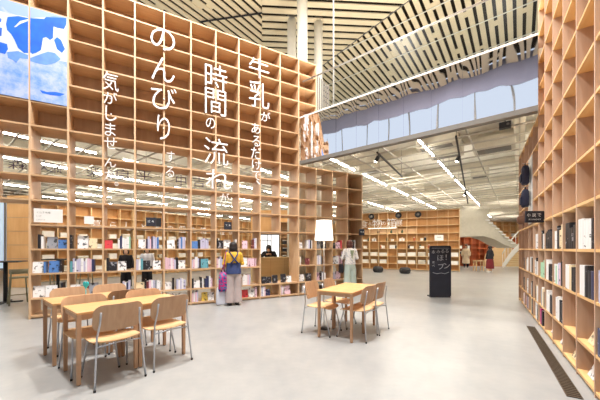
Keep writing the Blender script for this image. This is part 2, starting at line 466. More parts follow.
low = thing('bookcase', 'lower wooden grid bookcase behind the floor lamp, its top under the white ceiling', 'bookcase', spt(10 * W), SA)
for i in range(1, 5): upright(low, i * W, 0.0, 3.916)
for z in ZS: board(low, TH / 2 + 0.002, 4 * W, z)
MB().box(0.03, 4 * W - 0.02, 0.05, SD - 0.05, 0.0, 0.034).build('plinth', M['case'], low)
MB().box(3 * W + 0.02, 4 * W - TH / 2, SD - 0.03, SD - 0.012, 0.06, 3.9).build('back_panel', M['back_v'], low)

# ---- white letters
def glyph_mesh(ch, extrude):
    c = bpy.data.curves.new('glyph', 'FONT'); c.body = ch; c.extrude = extrude / 2; c.resolution_u = 3; c.offset = -0.009
    o = bpy.data.objects.new('glyph', c); COL.objects.link(o)
    dg = bpy.context.evaluated_depsgraph_get()
    me = bpy.data.meshes.new_from_object(o.evaluated_get(dg))
    bpy.data.objects.remove(o); bpy.data.curves.remove(c)
    return me
def glyph(ch, parent, cx, cz, w, h, y, mat, name='character', extrude=0.02, mirror=False, keep=False):
    """one raised character in the parent's x-z plane"""
    g = glyph_mesh(ch, 1.0)
    xs = [v.co.x for v in g.vertices]; ys = [v.co.y for v in g.vertices]
    x0, x1, y0, y1 = min(xs), max(xs), min(ys), max(ys)
    sx, sy = w / (x1 - x0), h / (y1 - y0)
    if keep: sx = sy = min(sx, sy)
    for v in g.vertices:
        px_, py_, pz_ = v.co
        px_ = (px_ - (x0 + x1) / 2) * sx; py_ = (py_ - (y0 + y1) / 2) * sy
        v.co = (cx + (-px_ if mirror else px_), y - pz_ * extrude, cz + py_)
    g.materials.clear(); g.materials.append(mat)
    bm = bmesh.new(); bm.from_mesh(g); bmesh.ops.recalc_face_normals(bm, faces=bm.faces); bm.to_mesh(g); bm.free()
    o = bpy.data.objects.new(name, g); COL.objects.link(o); o.parent = parent
    return o
phr = [
    ('white raised lettering column beginning with the characters for milk, nearest the white columns', [('牛', 249, 269, 59, 78), ('乳', 249, 269, 82, 108), ('が', 261, 270, 112, 121.5), ('あ', 251.5, 260, 123.6, 133.5), ('る', 252.5, 260, 136, 146.5), ('だ', 251, 260.5, 147.5, 159), ('け', 252, 261, 160, 169.5), ('で', 252.5, 260.5, 171, 180), ('、', 256, 260, 180.5, 184.5)]),
    ('white raised lettering column that begins with the large character for time', [('時', 205, 227, 65, 91), ('間', 205, 226, 89.5, 115), ('の', 206, 215, 118, 128.5), ('流', 204, 228, 138.5, 164.5), ('れ', 205.5, 231, 170, 189), ('が', 220, 229, 193, 203)]),
    ('white raised lettering column of large rounded kana in the bookcase middle', [('の', 150.5, 175, 29, 50), ('ん', 151.5, 174.5, 58, 81.5), ('び', 151, 176.5, 87, 110), ('り', 157, 170, 116, 140), ('す', 166.5, 174.5, 151.5, 162), ('る', 166, 174, 166.5, 177)]),
    ('white raised lettering column of small characters beside the blue cow mural', [('気', 103, 118.5, 72.5, 90.6), ('が', 103.5, 117, 92, 104), ('し', 105.5, 116.5, 106.5, 121), ('ま', 105, 115.5, 123, 136), ('せ', 104, 117, 137.5, 149), ('ん', 104.5, 116, 158, 167), ('か', 105, 116, 170, 180), ('。', 114.5, 118.5, 182, 186)]),
]
for lab, chars in phr:
    x0, z0 = px_on_shelf(chars[-1][1], chars[-1][4], -0.03)
    r = thing('wall_lettering', lab, 'lettering', spt(x0, -0.03, z0), SA, 'raised letters on the long bookcase')
    for ch, a, b, c, d in chars:
        xa, za = px_on_shelf(a, (c + d) / 2, -0.03); xb, zb = px_on_shelf(b, (c + d) / 2, -0.03)
        xm, zt = px_on_shelf((a + b) / 2, c, -0.03); _, zb2 = px_on_shelf((a + b) / 2, d, -0.03)
        glyph(ch, r, (xa + xb) / 2 - x0, (zt + zb2) / 2 - z0, (xb - xa), zt - zb2, 0.0, M['letter'], extrude=0.03)
        MB().box((xa + xb) / 2 - x0 - 0.012, (xa + xb) / 2 - x0 + 0.012, 0.005, 0.035, (zt + zb2) / 2 - z0 - 0.012, (zt + zb2) / 2 - z0 + 0.012).build('fixing_pin', M['white'], r)
# dusky letters on the rear side of the case (read from the other room)
r = thing('wall_lettering', 'dusky lilac lettering row fixed on the rear of the long bookcase', 'lettering', spt(0, SD + 0.02, 2.95), SA, 'raised letters on the long bookcase')
for ch, a, b, c, d in [('森', 8, 27, 157, 171), ('文', 38, 50, 159, 172), ('館', 50, 62, 162, 174), ('楽', 87, 100, 165, 178), ('六', 104, 116, 166, 179), ('自', 116.5, 128.5, 168, 180), ('平', 137, 152, 169, 183), ('中', 176, 186, 174, 187), ('吉', 193, 205, 176, 188), ('本', 214, 226, 178, 190)]:
    xa, z1 = px_on_shelf(a, c, SD + 0.02); xb, z2 = px_on_shelf(b, d, SD + 0.02)
    glyph(ch, r, (xa + xb) / 2, (z1 + z2) / 2 - 2.95, xb - xa, 0.9 * abs(z1 - z2), 0.0, M['lilac'], mirror=True)

# ---- blue cow mural in the two upper bays at the end
mz0, mz1 = 4.40, 6.25
mur = thing('mural', 'blue and white cow picture on the upper end bays of the long bookcase', 'picture', spt(-W, -0.012, mz0), SA)
for i in (-2, -1, 0):
    MB().box((i + 1) * W + TH / 2, (i + 2) * W - TH / 2, 0, 0.0145, 0, mz1 - mz0).build('print_panel', M['mural'], mur)
def patch(pts, m, dy):
    loc = []
    for x, y in pts:
        a, z = px_on_shelf(x, y, -0.012 - dy); a += W
        loc.append((a, min(z - mz0, mz1 - mz0 - 0.002)))
    MB().prism(loc, -dy, -dy + 0.0006).build('printed_patch', M[m], mur)
patch([(-13, 0), (0, 4), (8, 12), (16, 15), (28, 16), (28, -9), (-13, -22)], 'mural_sky', 0.001)
patch([(30.3, 17), (44, 18), (52, 16), (67, 18), (67, 12), (30.3, 0)], 'mural_sky', 0.001)
patch([(-13, 3), (0, 11), (10, 14), (28, 17), (28, 56), (18, 52), (0, 52), (-13, 40)], 'mural_white', 0.0016)
patch([(30.3, 18), (46, 17), (67, 19), (67, 62), (56, 60), (48, 58), (30.3, 60)], 'mural_white', 0.0016)
patch([(7.5, 17), (18, 16), (28, 18), (28, 53), (24, 53), (18, 48), (14, 39), (11, 34), (7, 30), (6, 24)], 'mural_blue', 0.0024)
patch([(14, 27), (20, 21), (28, 19), (28, 21), (20, 24), (16, 27)], 'mural_white', 0.0032)
patch([(11.5, 38), (13, 37), (15, 44), (14.5, 48)], 'mural_white', 0.0032)
patch([(30.3, 18), (44, 19), (46, 17), (66.5, 18), (66.5, 24), (64, 29), (58, 28), (53.5, 26.5), (53, 38), (50, 40), (46, 37), (43, 38), (41, 50), (36, 53), (32, 54), (30.3, 52)], 'mural_blue', 0.0024)
patch([(54, 40), (57, 37), (61, 40), (65, 49), (62, 53), (57, 49)], 'mural_blue', 0.0024)
patch([(30.3, 58), (38, 55), (48, 51.5), (55, 53), (61, 59), (55, 63), (46, 65), (36, 63), (30.3, 61)], 'mural_mid', 0.0024)
patch([(-6, 15), (1.5, 19), (1, 22), (-6, 22)], 'mural_blue', 0.0024)
patch([(-6, 26), (2, 28), (1.5, 36), (-6, 36)], 'mural_blue', 0.0024)
patch([(-10, 40), (0, 42), (7, 44), (8, 49), (5, 54), (-10, 50)], 'mural_blue', 0.0024)
patch([(7, 52), (18, 51), (28, 55), (28, 59), (20, 58), (16, 63), (13, 60), (8, 58)], 'mural_mid', 0.0028)
patch([(40, 90), (47, 92), (56, 92), (65, 94), (60, 96), (50, 95), (42, 93)], 'mural_blue', 0.0024)

# ================================================================= BOOKS
COLS = {'w': ('white', (238, 236, 236)), 'l': ('pale lilac', (196, 192, 216)), 'k': ('black', (34, 32, 38)), 'n': ('navy', (50, 56, 92)), 'p': ('pink', (226, 192, 206)),
        'r': ('red', (204, 66, 74)), 'g': ('grey', (150, 152, 160)), 'b': ('blue', (84, 128, 192)), 'c': ('cream', (234, 214, 176)), 't': ('teal', (96, 158, 172)),
        'o': ('orange', (226, 158, 84)), 'm': ('maroon', (112, 50, 52)), 'e': ('mint green', (164, 208, 178)), 'y': ('yellow', (236, 206, 96)), 'v': ('magenta', (196, 60, 130))}
def cover_mat(c, art):
    nm, rgb = COLS[c]
    base = srgb(*rgb)
    dark = srgb(*[v * 0.42 for v in rgb]) if sum(rgb) > 330 else srgb(*[min(255, v + 120) for v in rgb])
    m, nt, b = new_mat(f'{nm} {"cover" if art else "spine"}')
    L = nt.links.new
    tc = nt.nodes.new('ShaderNodeTexCoord'); mp = nt.nodes.new('ShaderNodeMapping')
    nz = nt.nodes.new('ShaderNodeTexNoise'); nz.inputs['Detail'].default_value = 2
    oi = nt.nodes.new('ShaderNodeObjectInfo'); ad = nt.nodes.new('ShaderNodeVectorMath'); ad.operation = 'ADD'
    sc = nt.nodes.new('ShaderNodeMath'); sc.operation = 'MULTIPLY'; sc.inputs[1].default_value = 37.0
    L(oi.outputs['Random'], sc.inputs[0]); L(tc.outputs['Object'], mp.inputs['Vector']); L(mp.outputs['Vector'], ad.inputs[0]); L(sc.outputs[0], ad.inputs[1])
    L(ad.outputs[0], nz.inputs['Vector'])
    nz.inputs['Scale'].default_value = 1.0
    mp.inputs['Scale'].default_value = (16, 16, 14) if art else (6, 6, 20)
    r = nt.nodes.new('ShaderNodeValToRGB'); r.color_ramp.interpolation = 'LINEAR'
    r.color_ramp.elements[0].position = 0.36 if art else 0.3; r.color_ramp.elements[0].color = (*dark, 1)
    r.color_ramp.elements[1].position = 0.44 if art else 0.36; r.color_ramp.elements[1].color = (*base, 1)
    L(nz.outputs['Fac'], r.inputs['Fac']); L(r.outputs['Color'], b.inputs['Base Color'])
    b.inputs['Roughness'].default_value = 0.45
    return m
CM = {}
def cmat(c, art):
    if (c, art) not in CM: CM[(c, art)] = cover_mat(c, art)
    return CM[(c, art)]
def spine_mesh(w, h, d, c):
    """closed book standing upright, spine at y=0 towards -y, fore-edge at y=d; base at z=0"""
    mb = MB(); th = min(0.004, w * 0.15); a = w / 2
    prof = [(-a, 0.006), (-a * 0.6, 0.001), (0, 0), (a * 0.6, 0.001), (a, 0.006), (a, d), (a - th, d), (a - th, 0.01), (-a + th, 0.01), (-a + th, d), (-a, d)]
    n_ = len(prof)
    mb.add([(x, y, 0) for x, y in prof] + [(x, y, h) for x, y in prof], [list(range(n_)), list(range(n_, 2 * n_))] + [[i, (i + 1) % n_, (i + 1) % n_ + n_, i + n_] for i in range(n_)])
    mb.box(-a + th, a - th, 0.01, d - 0.006, 0.004, h - 0.004, mi=1)
    return mb.mesh('book', [cmat(c, False), M['paper']])
def face_mesh(w, h, d, c):
    """book shown face-out: front cover towards -y at y=0, back cover at y=d, spine on its left"""
    mb = MB(); th = 0.004; a = w / 2
    prof = [(-a + 0.003, 0), (a, 0), (a, th), (-a + 0.008, th), (-a + 0.008, d - th), (a, d - th), (a, d), (-a + 0.003, d), (-a, d * 0.75), (-a, d * 0.25)]
    n_ = len(prof)
    mb.add([(x, y, 0) for x, y in prof] + [(x, y, h) for x, y in prof], [list(range(n_)), list(range(n_, 2 * n_))] + [[i, (i + 1) % n_, (i + 1) % n_ + n_, i + n_] for i in range(n_)])
    mb.box(-a + 0.008, a - 0.006, th, d - th, 0.004, h - 0.004, mi=1)
    return mb.mesh('display_book', [cmat(c, True), M['paper']])
MC = {}
def qmesh(kind, w, h, d, c):
    key = (kind, round(w, 3), round(h, 2), round(d, 2), c)
    if key not in MC: MC[key] = (spine_mesh if kind == 'book' else face_mesh)(w, h, d, c)
    return MC[key]
NB = {'book': 0, 'display_book': 0}
def fill(origin, ang, x0, x1, z, toks, where, group, rnd, front=0.03, scale=1.0, flip=False, maxh=0.37, ws=1.0):
    """books from x0 on along the local x axis (or, flip, from x1 backwards: spines then face +y); where = words for the label"""
    cx_, sy_ = math.cos(ang), math.sin(ang)
    x = x0 + 0.006; cnt = {}
    order = 0
    for tk in toks.split():
        if tk[0] == '_':
            x += 0.045 * int(tk[1:] or 1); continue
        lean = tk.endswith('/'); tk = tk.rstrip('/')
        low_ = tk.lower(); art = tk != low_
        if art:
            w = rnd.choice([0.15, 0.17, 0.19]) * scale; h = w * rnd.choice([1.25, 1.35, 1.45]); d = 0.02
        else:
            w = rnd.choice([0.03, 0.036, 0.042, 0.048]) * scale * ws; h = rnd.choice([0.23, 0.25, 0.27, 0.29]) * scale * (1.12 if flip else 1.0); d = 0.2
        h = min(h, maxh)
        if x + w > x1 - 0.004: break
        order += 1
        kind = 'display_book' if art else 'book'
        o = bpy.data.objects.new(kind, qmesh(kind, w, h, d, low_[0])); COL.objects.link(o)
        lx = x + w / 2; ly = front + (rnd.uniform(0, 0.005 if flip else 0.02) if not art else rnd.uniform(0.03, 0.08))
        if flip: ly = -ly
        o.location = (origin.x + cx_ * lx - sy_ * ly, origin.y + sy_ * lx + cx_ * ly, z)
        o.rotation_euler = (0, 0, ang + (PI if flip else 0))
        if art: o.rotation_euler.x = -0.12; o.location.z += 0.003
        x += w + (0.012 if art else 0.0015)
        nm = COLS[low_[0]][0]
        adj = 'face-out' if art else ('tall' if h > 0.265 * scale else 'short')
        tag(o, f'{adj} {nm} book, {ORD[min(order - 1, 14)]} in its cell, {where}', 'book', group)
        NB[kind] += 1
ROWZ = {'A': 1.40, 'B': 0.90, 'C': 0.40, 'D': 0.05}
ROWN = {'A': 'fourth row up', 'B': 'third row up', 'C': 'second row up', 'D': 'lowest row'}
CELLS = {
 'A': ['_2 k w _1 G B w', 'k _2 W C C N', 'R _2 w n w w w e', '_1 W n l p n l l b', '_1 W _1 k l b l l', 'B k l l l l l', 'k K W _2 w', '_2 P _3 m l w', '', '', 'W _3 w l k w', 'G K _1 P', 'K P r R', 'k _2 k g k k w'],
 'B': ['W b _1 B k _1 b w t', 't l w l l w l w p p n', 'c k K W K', 'l w t K _1 W r m', 'p p p w p l k W', 'l p w w l k T', 'p w l l k', 'k W P p', '', '', 'c w _4 M', '_1 w l w g k', 'W w p P', 'w w'],
 'C': ['W W _1 k', 'W _2 m G', '_2 L _2 l w n l', 'C k m p w l g w w', 'W k _1 l w l w l', 'k W k w _1 n n w p', '_1 W w _2 p', '_2 w w w w p l', '_1 K K K', '_1 K W K', '_1 W _1 K', 'P k w g w w', 'L P _1 K', 'w _1 w'],
 'D': ['', '', 'w p', 'w w p w', 'k m W _1 W', 'p w p l _2 Y W', 'w l', '_2 R W p', 'w l w p N', 'w p w _1 P', '_3 w W', 'k k _1 K', 'w', 'w k'],
}
rnd = random.Random(11)
for row, bays in CELLS.items():
    for i, tk in enumerate(bays):
        if not tk: continue
        z = ROWZ[row] + TH / 2 + 0.001
        base = (low if i >= 10 else main)
        wh = f'{ROWN[row]}, {ORD[i]} bay, long bookcase' if i < 10 else f'{ROWN[row]}, {ORD[i - 10]} bay, lamp-side bookcase'
        fill(S0, SA, i * W + TH / 2, (i + 1) * W - TH / 2, z, tk, wh, 'books on the long bookcase' if i < 10 else 'books on the case behind the lamp', rnd, maxh=0.31 if row == 'D' else 0.37)

# white notice cards on the long bookcase
def card(label, x, y, w, h, text=None, d=0.05, z=None):
    a, zz = px_on_shelf(x, y, d)
    r = thing('notice_card', label, 'sign', spt(a, d, zz), SA, 'white cards on the long bookcase')
    MB().box(-w / 2, w / 2, 0, 0.006, 0, h).build('board', M['white'], r)
    MB().prism([(-0.03, 0), (0.03, 0), (0, h * 0.6)], 0.006, 0.05).build('prop_foot', M['white'], r)
    if text:
        for j, ln in enumerate(text):
            n_ = len(ln); s = w * 0.09 if j == 0 else w * 0.055
            for q, ch in enumerate(ln):
                glyph(ch, r, -w * 0.42 + s * (q + 0.5) * 1.1, h * (0.72 - 0.27 * j), s, s, -0.001, M['steel_dark'], 'letter', 0.001, keep=True)
    return r
card('large white notice with grey writing standing in the first bay', 48.5, 222.5, 0.46, 0.28, ['くらす本屋', 'どうぞ', 'ごゆっくり'])
card('small square white card in the second bay, above the cream books', 89, 224, 0.17, 0.17)
def black_tag(label, x, y, d=-0.02, s=0.28, glyphs=None):
    a, zz = px_on_shelf(x, y, d)
    r = thing('shelf_sign', label, 'sign', spt(a, d, zz), SA, 'small black signs on the bookcases')
    MB().box(-s / 2, s / 2, 0, 0.02, 0, s).build('panel', M['chalk'], r, 0.004)
    for q, ch in enumerate(glyphs or 'あ本'):
        glyph(ch, r, -s * 0.2 + s * 0.4 * q, s * 0.55, s * 0.26, s * 0.26, -0.003, M['letter'], 'letter', 0.002, keep=True)
    return r
black_tag('small black sign in the fourth bay of the long bookcase, above the lilac spines', 151, 226.3, 0.05, 0.21, '読本')
black_tag('small black sign in the seventh bay, above the person in mustard', 228, 229.5, 0.05, 0.20, '文本')
black_tag('small black sign at the free end of the case behind the lamp', 362, 235.5, -0.03, 0.22, '食本')
# a black box beside the first one
a, zz = px_on_shelf(158.5, 226.3, 0.05)
b = thing('storage_box', 'plain black box beside the small black sign in the fourth bay', 'box', spt(a, 0.06, zz), SA)
MB().box(-0.05, 0.06, 0, 0.2, 0, 0.18).build('body', M['black'], b, 0.004); MB().box(-0.053, 0.063, -0.003, 0.203, 0.18, 0.20).build('lid', M['black'], b, 0.003)

# ================================================================= RIGHT BOOKCASE
rc = thing('bookcase', 'tall pale wooden grid bookcase beside the floor grate, filled with black and white books', 'bookcase', R0, RA)
RD = 0.40; RW = 0.609; RX = -0.094
for i in range(-3, 11):
    x = RX + i * RW
    MB().box(x - 0.015, x + 0.015, -RD, 0, 0.0, 8.0 if i <= 5 else 3.91).build('upright', M['pink_v'], rc)
for z in ZS + ZU + [7.58]:
    x1 = RX + (10 if z <= 3.91 else 5) * RW
    MB().box(RX - 3 * RW, x1, -RD, -0.003, z - 0.015, z + 0.015).build('shelf_board', M['amber'], rc)
MB().box(RX - 3 * RW, RX + 10 * RW, -RD + 0.04, -0.06, 0, 0.035).build('plinth', M['case'], rc)
for i in range(-3, 10):
    x = RX + i * RW
    MB().box(x + 0.015, x + RW - 0.015, -RD + 0.0, -RD + 0.015, 0.05, 8.0 if i < 5 else 3.9).build('back_panel', M['pink_v'], rc)
RC = {
 'A': {-1: 'w w w w w w', 0: '_1 k w w w w w w c', 1: '_1 k k k k k n c', 2: '_1 c c k k w w w', 3: 'k k k k k k k', 4: '_2 w k k', 5: '_3 w w'},
 'B': {-1: '_1 w w l w w l w', 0: '_1 n k k w w w g', 1: '_1 k k c w w w e c', 2: '_1 k p l w e w', 3: '_1 k k k w w k k', 4: '_1 e e e e', 5: '_3 w k w', 6: 'k k k w w', 7: '_1 w w w', 8: '_1 k k'},
 'C': {-1: 'p p l l w w n', 0: '', 2: '_1 k k w w w', 3: 'k k k w w w', 4: '_1 k c w g', 5: '_1 w w c k', 6: '_1 k k w', 7: '_1 w w', 8: '_2 k k'},
 'D': {4: '_1 V k _1 v', 5: '_1 k w w', 6: '_1 k k c', 7: '_1 l k p', 8: '_1 p w'},
}
for row, d in RC.items():
    for i, tk in d.items():
        if not tk: continue
        x = RX + i * RW
        z = ROWZ[row] + 0.016
        fill(R0, RA, x + 0.015, x + RW - 0.015, z, tk, f'{ROWN[row]}, {ORD[i + 1]} bay, grate-side bookcase', 'books on the bookcase by the grate', rnd, front=0.001, scale=1.0, flip=True, ws=2.1)
# illustrated books leaning in the lower cells of the right bookcase
for q, (i, row, lab) in enumerate([(0, 'D', 'lowest row, widest cell beside the near end of the grate'), (1, 'D', 'lowest row, one cell beyond the widest leaning one'), (2, 'D', 'lowest row, third cell from the near end'), (0, 'C', 'second row up, above the widest cell by the grate'), (3, 'D', 'lowest row, fourth cell from the near end')]):
    x = RX + i * RW + 0.34
    o = bpy.data.objects.new('display_book', qmesh('display_book', 0.19, 0.26, 0.02, 'c' if q % 2 else 'w')); COL.objects.link(o)
    p = rpt(x, -0.05, ROWZ[row] + 0.026)
    o.location = p; o.rotation_euler = (-0.42, 0, RA + PI)
    tag(o, f'pale picture book leaning alone, {lab}', 'book', 'books on the bookcase by the grate')

# black projecting sign
p = rpt(RX + 4.17 * RW, 0.0, 1.86)
sg = thing('blade_sign', 'black sign with white characters jutting from the tall bookcase', 'sign', p, 0.0)
MB().box(-0.315, 0.0, -0.012, 0.012, 0, 0.20).build('panel', M['chalk'], sg, 0.004)
MB().box(-0.02, 0.01, -0.02, 0.02, 0.01, 0.19).build('bracket', M['black'], sg)
for q, ch in enumerate('小説で'):
    glyph(ch, sg, -0.26 + 0.09 * q, 0.13, 0.06, 0.06, -0.013, M['letter'], 'letter', 0.002, keep=True)
for q in range(7):
    glyph('旅する本の世界'[q], sg, -0.25 + 0.03 * q, 0.055, 0.024, 0.024, -0.013, M['letter'], 'letter', 0.002, keep=True)
# white display panel and hanging goods at the far end
dp = thing('notice_board', 'tall white display panel fixed at the far end of the tall bookcase', 'panel', rpt(RX + 6.02 * RW, 0.0, 0), RA)
MB().box(0.02, 0.5, 0.002, 0.014, 1.95, 3.35).build('board', M['white'], dp)
for z in (3.22, 2.72):
    MB().tube([(0.22, 0.012, z), (0.22, 0.13, z), (0.22, 0.14, z + 0.02)], 0.006).build('hook', M['chrome'], dp)
def backpack(label, loc, rz, h, w):
    r = thing('backpack', label, 'bag', loc, rz, 'dark bags hanging on the white panel')
    mb = MB(); mb.rings([[(w / 2 * k * math.copysign(abs(math.cos(a)) ** 0.6, math.cos(a)), 0.07 * k * math.copysign(abs(math.sin(a)) ** 0.7, math.sin(a)), z) for a in [2 * PI * j / 16 for j in range(16)]] for z, k in ((-h, 0.75), (-h + 0.03, 0.95), (-h * 0.5, 1.0), (-0.1, 0.92), (-0.05, 0.6))]).build('body', M['navycloth'], r)
    MB().box(-w * 0.36, w * 0.36, 0.055, 0.09, -h + 0.05, -h * 0.5).build('pocket', M['navycloth'], r, 0.015)
    MB().tube([(-0.03, 0, -0.06), (-0.025, 0, 0.0), (0.025, 0, 0.0), (0.03, 0, -0.06)], 0.008).build('loop', M['black'], r)
    return r
M['navycloth'] = plain('navy_cloth', srgb(38, 40, 62), 0.8, 0, 0.2, 12)
backpack('dark navy rucksack, upper one hanging on the white panel', rpt(RX + 6.02 * RW + 0.22, 0.10, 3.22), RA, 0.44, 0.26)
backpack('dark navy bag, lower one hanging on the white panel', rpt(RX + 6.02 * RW + 0.22, 0.10, 2.72), RA, 0.42, 0.24)
ht = thing('straw_hat', 'brown hat hanging behind the black jutting sign', 'hat', rpt(RX + 6.3 * RW, 0.13, 2.02), RA)
M['hatb'] = plain('brown_felt', srgb(110, 74, 54), 0.8)
rot = Matrix.Rotation(PI / 2, 4, 'X')
mb = MB(); mb.lathe([(0.0, 0.0), (0.17, 0.0), (0.17, 0.008), (0.09, 0.012), (0.085, 0.09), (0.05, 0.115), (0.0, 0.118)]); mb.v = [tuple(rot @ Vector((x, y, -z))) for x, y, z in mb.v]; mb.build('crown', M['hatb'], ht)
MB().tube([(0, -0.115, 0.12), (0, -0.02, 0.15)], 0.006).build('hook', M['chrome'], ht)
# garment hangers with small goods in the bays beyond
for q, (i, zc) in enumerate([(6.5, 1.86), (7.5, 1.86)]):
    hg = thing('coat_hanger', ['wooden hanger with small dark pouches in the cell under the jutting sign', 'wooden hanger with pouches in the cell beyond the first hanger'][q], 'hanger', rpt(RX + i * RW, -0.1, zc), RA, 'hangers at the far end of the bookcase')
    MB().tube([(-0.17, 0, -0.14), (0, 0, -0.05), (0.17, 0, -0.14), (-0.17, 0, -0.14)], 0.009).build('triangle', M['amber'], hg)
    MB().tube([(0, 0, -0.05), (0, 0, 0.0), (0.015, 0, 0.02)], 0.004).build('hook', M['chrome'], hg)
    for s in (-0.08, 0.05):
        MB().box(s - 0.05, s + 0.05, -0.02, 0.02, -0.36, -0.15).build('pouch', M['navycloth'] if s < 0 else M['white'], hg, 0.01)

# floor grate
g0 = Vector((*on_floor(567, 396.5), 0)); g1 = Vector((*on_floor(526.5, 326), 0))
gd = (g1 - g0); gl = gd.length; ga = math.atan2(gd.y, gd.x)
gr = thing('floor_grate', 'long dark slotted floor grate beside the tall bookcase', 'grate', g0, ga)
MB().box(0, gl, -0.115, 0, 0.0005, 0.003).build('tray', M['gratedark'], gr)
MB().box(0, gl, -0.118, -0.110, 0.0005, 0.008).box(0, gl, -0.005, 0.003, 0.0005, 0.008).build('rim', M['grate'], gr)
mb = MB()
nb = int(gl / 0.045)
for i in range(nb):
    a = gl * (i + 0.25) / nb
    mb.box(a, a + gl / nb * 0.5, -0.110, -0.005, 0.003, 0.007)
mb.build('slats', M['grate'], gr)

# ================================================================= TABLES AND CHAIRS
def make_table():
    r = thing('table', 'x', 'table')
    w = 0.592; h = w / 2; H = 0.755
    MB().box(-h, h, -h, h, H - 0.024, H).build('tabletop', M['top'], r, 0.003)
    ap = MB(); a = h - 0.012
    ap.box(-a, a, -a, -a + 0.018, H - 0.074, H - 0.0242); ap.box(-a, a, a - 0.018, a, H - 0.074, H - 0.0242)
    ap.box(-a, -a + 0.018, -a + 0.018, a - 0.018, H - 0.074, H - 0.0242); ap.box(a - 0.018, a, -a + 0.018, a - 0.018, H - 0.074, H - 0.0242)
    ap.build('apron', M['legw'], r)
    for sx in (-1, 1):
        for sy in (-1, 1):
            mb = MB(); x, y = sx * (h - 0.022), sy * (h - 0.022)
            mb.rings([[(x + sx * 0.0 + i * q, y + j * q, z) for i, j in ((-1, -1), (1, -1), (1, 1), (-1, 1))] for z, q in ((0.006, 0.018), (H - 0.0245, 0.0215))], smooth=False)
            leg = mb.build('leg', M['legw'], r, 0.002)
            MB().cyl(x, y, 0.0, 0.0065, 0.014, seg=12).build('glide', M['rubber'], leg)
    return r

def curved_panel(w, z0, z1, y0, lean, curve, th, rc, seg=20):
    """plywood shell: rounded rectangle in x-z, bent round the sitter, thickness th"""
    n_ = 8; hz = (z1 - z0) / 2; hw = w / 2
    out = []
    for cx_, cz_, a0 in ((hw - rc, hz - rc, 0), (-hw + rc, hz - rc, PI / 2), (-hw + rc, -hz + rc, PI), (hw - rc, -hz + rc, 1.5 * PI)):
        for k_ in range(n_ + 1):
            a = a0 + PI / 2 * k_ / n_; out.append((cx_ + rc * math.cos(a), cz_ + rc * math.sin(a)))
    bm = bmesh.new()
    vs = [bm.verts.new((x, 0, z)) for x, z in out]
    bm.faces.new(vs)
    for k_ in range(1, 16):
        x = -hw + w * k_ / 16
        bmesh.ops.bisect_plane(bm, geom=bm.verts[:] + bm.edges[:] + bm.faces[:], plane_co=(x, 0, 0), plane_no=(1, 0, 0))
    ret = bmesh.ops.extrude_face_region(bm, geom=bm.faces[:])
    for v in [g for g in ret['geom'] if isinstance(g, bmesh.types.BMVert)]: v.co.y += th
    for v in bm.verts:
        u = v.co.x / hw; q = (v.co.z + hz) / (2 * hz)
        v.co.y += y0 + curve * u * u - lean * q
        v.co.z += z0 + hz
    bmesh.ops.recalc_face_normals(bm, faces=bm.faces)
    return bm

def bm_obj(bm, name, mat, parent, bevel=0.003, smooth=False):
    me = bpy.data.meshes.new(name); bm.to_mesh(me); bm.free(); me.materials.append(mat)
    o = bpy.data.objects.new(name, me); COL.objects.link(o); o.parent = parent
    if bevel:
        md = o.modifiers.new('bevel', 'BEVEL'); md.width = bevel; md.segments = 2; md.limit_method = 'ANGLE'
    return o

def make_chair():
    """sitter looks towards +y; rear feet at y = -0.25"""
    r = thing('chair', 'x', 'chair')
    bm_obj(curved_panel(0.47, 0.565, 0.845, -0.205, 0.055, 0.045, 0.012, 0.085), 'backrest', M['oak_v'], r)
    # seat: dished ply sheet with a waterfall front
    bm = bmesh.new(); n_ = 14; g = [[None] * (n_ + 1) for _ in range(n_ + 1)]
    for i in range(n_ + 1):
        for j in range(n_ + 1):
            u, v = i / n_ * 2 - 1, j / n_ * 2 - 1
            rr = 0.22
            k = max(abs(u), abs(v)); e = (abs(u) ** 5 + abs(v) ** 5) ** 0.2
            sc = (k / e) if e > 0 else 1
            x, y = u * sc * 0.235, v * sc * 0.225
            z = 0.452 + 0.012 * u * u - 0.03 * max(0, v - 0.5) ** 2 * 4 * 0.6 + 0.012 * max(0, -v - 0.3)
            g[i][j] = bm.verts.new((x, y + 0.015, z))
    for i in range(n_):
        for j in range(n_): bm.faces.new((g[i][j], g[i + 1][j], g[i + 1][j + 1], g[i][j + 1]))
    ret = bmesh.ops.extrude_face_region(bm, geom=bm.faces[:])
    for v in [q for q in ret['geom'] if isinstance(q, bmesh.types.BMVert)]: v.co.z -= 0.012
    bmesh.ops.recalc_face_normals(bm, faces=bm.faces)
    bm_obj(bm, 'seat', M['oak'], r, 0.003)
    for sx in (-1, 1):
        lg = MB().tube([(sx * 0.238, -0.262, 0.012), (sx * 0.212, -0.222, 0.44), (sx * 0.205, -0.212, 0.52), (sx * 0.185, -0.232, 0.66), (sx * 0.18, -0.252, 0.775)], 0.0095, 10).build('leg', M['chrome'], r)
        MB().cyl(sx * 0.2385, -0.263, 0.0, 0.022, 0.012, seg=12).build('foot_cap', M['rubber'], lg)
        lg = MB().tube([(sx * 0.228, 0.25, 0.012), (sx * 0.195, 0.15, 0.425), (sx * 0.16, 0.13, 0.432), (0, 0.125, 0.432)], 0.0095, 10).build('leg', M['chrome'], r)
        MB().cyl(sx * 0.2285, 0.251, 0.0, 0.022, 0.012, seg=12).build('foot_cap', M['rubber'], lg)
        for z in (0.62, 0.72):
            MB().ell((sx * 0.15, -0.19 - 0.055 * (z - 0.565) / 0.28 + 0.02, z), (0.008, 0.006, 0.008), 8).build('bolt', M['legw'], r)
    MB().tube([(-0.213, -0.224, 0.425), (0, -0.19, 0.430), (0.213, -0.224, 0.425)], 0.008, 8).build('crossbar', M['chrome'], r)
    return r

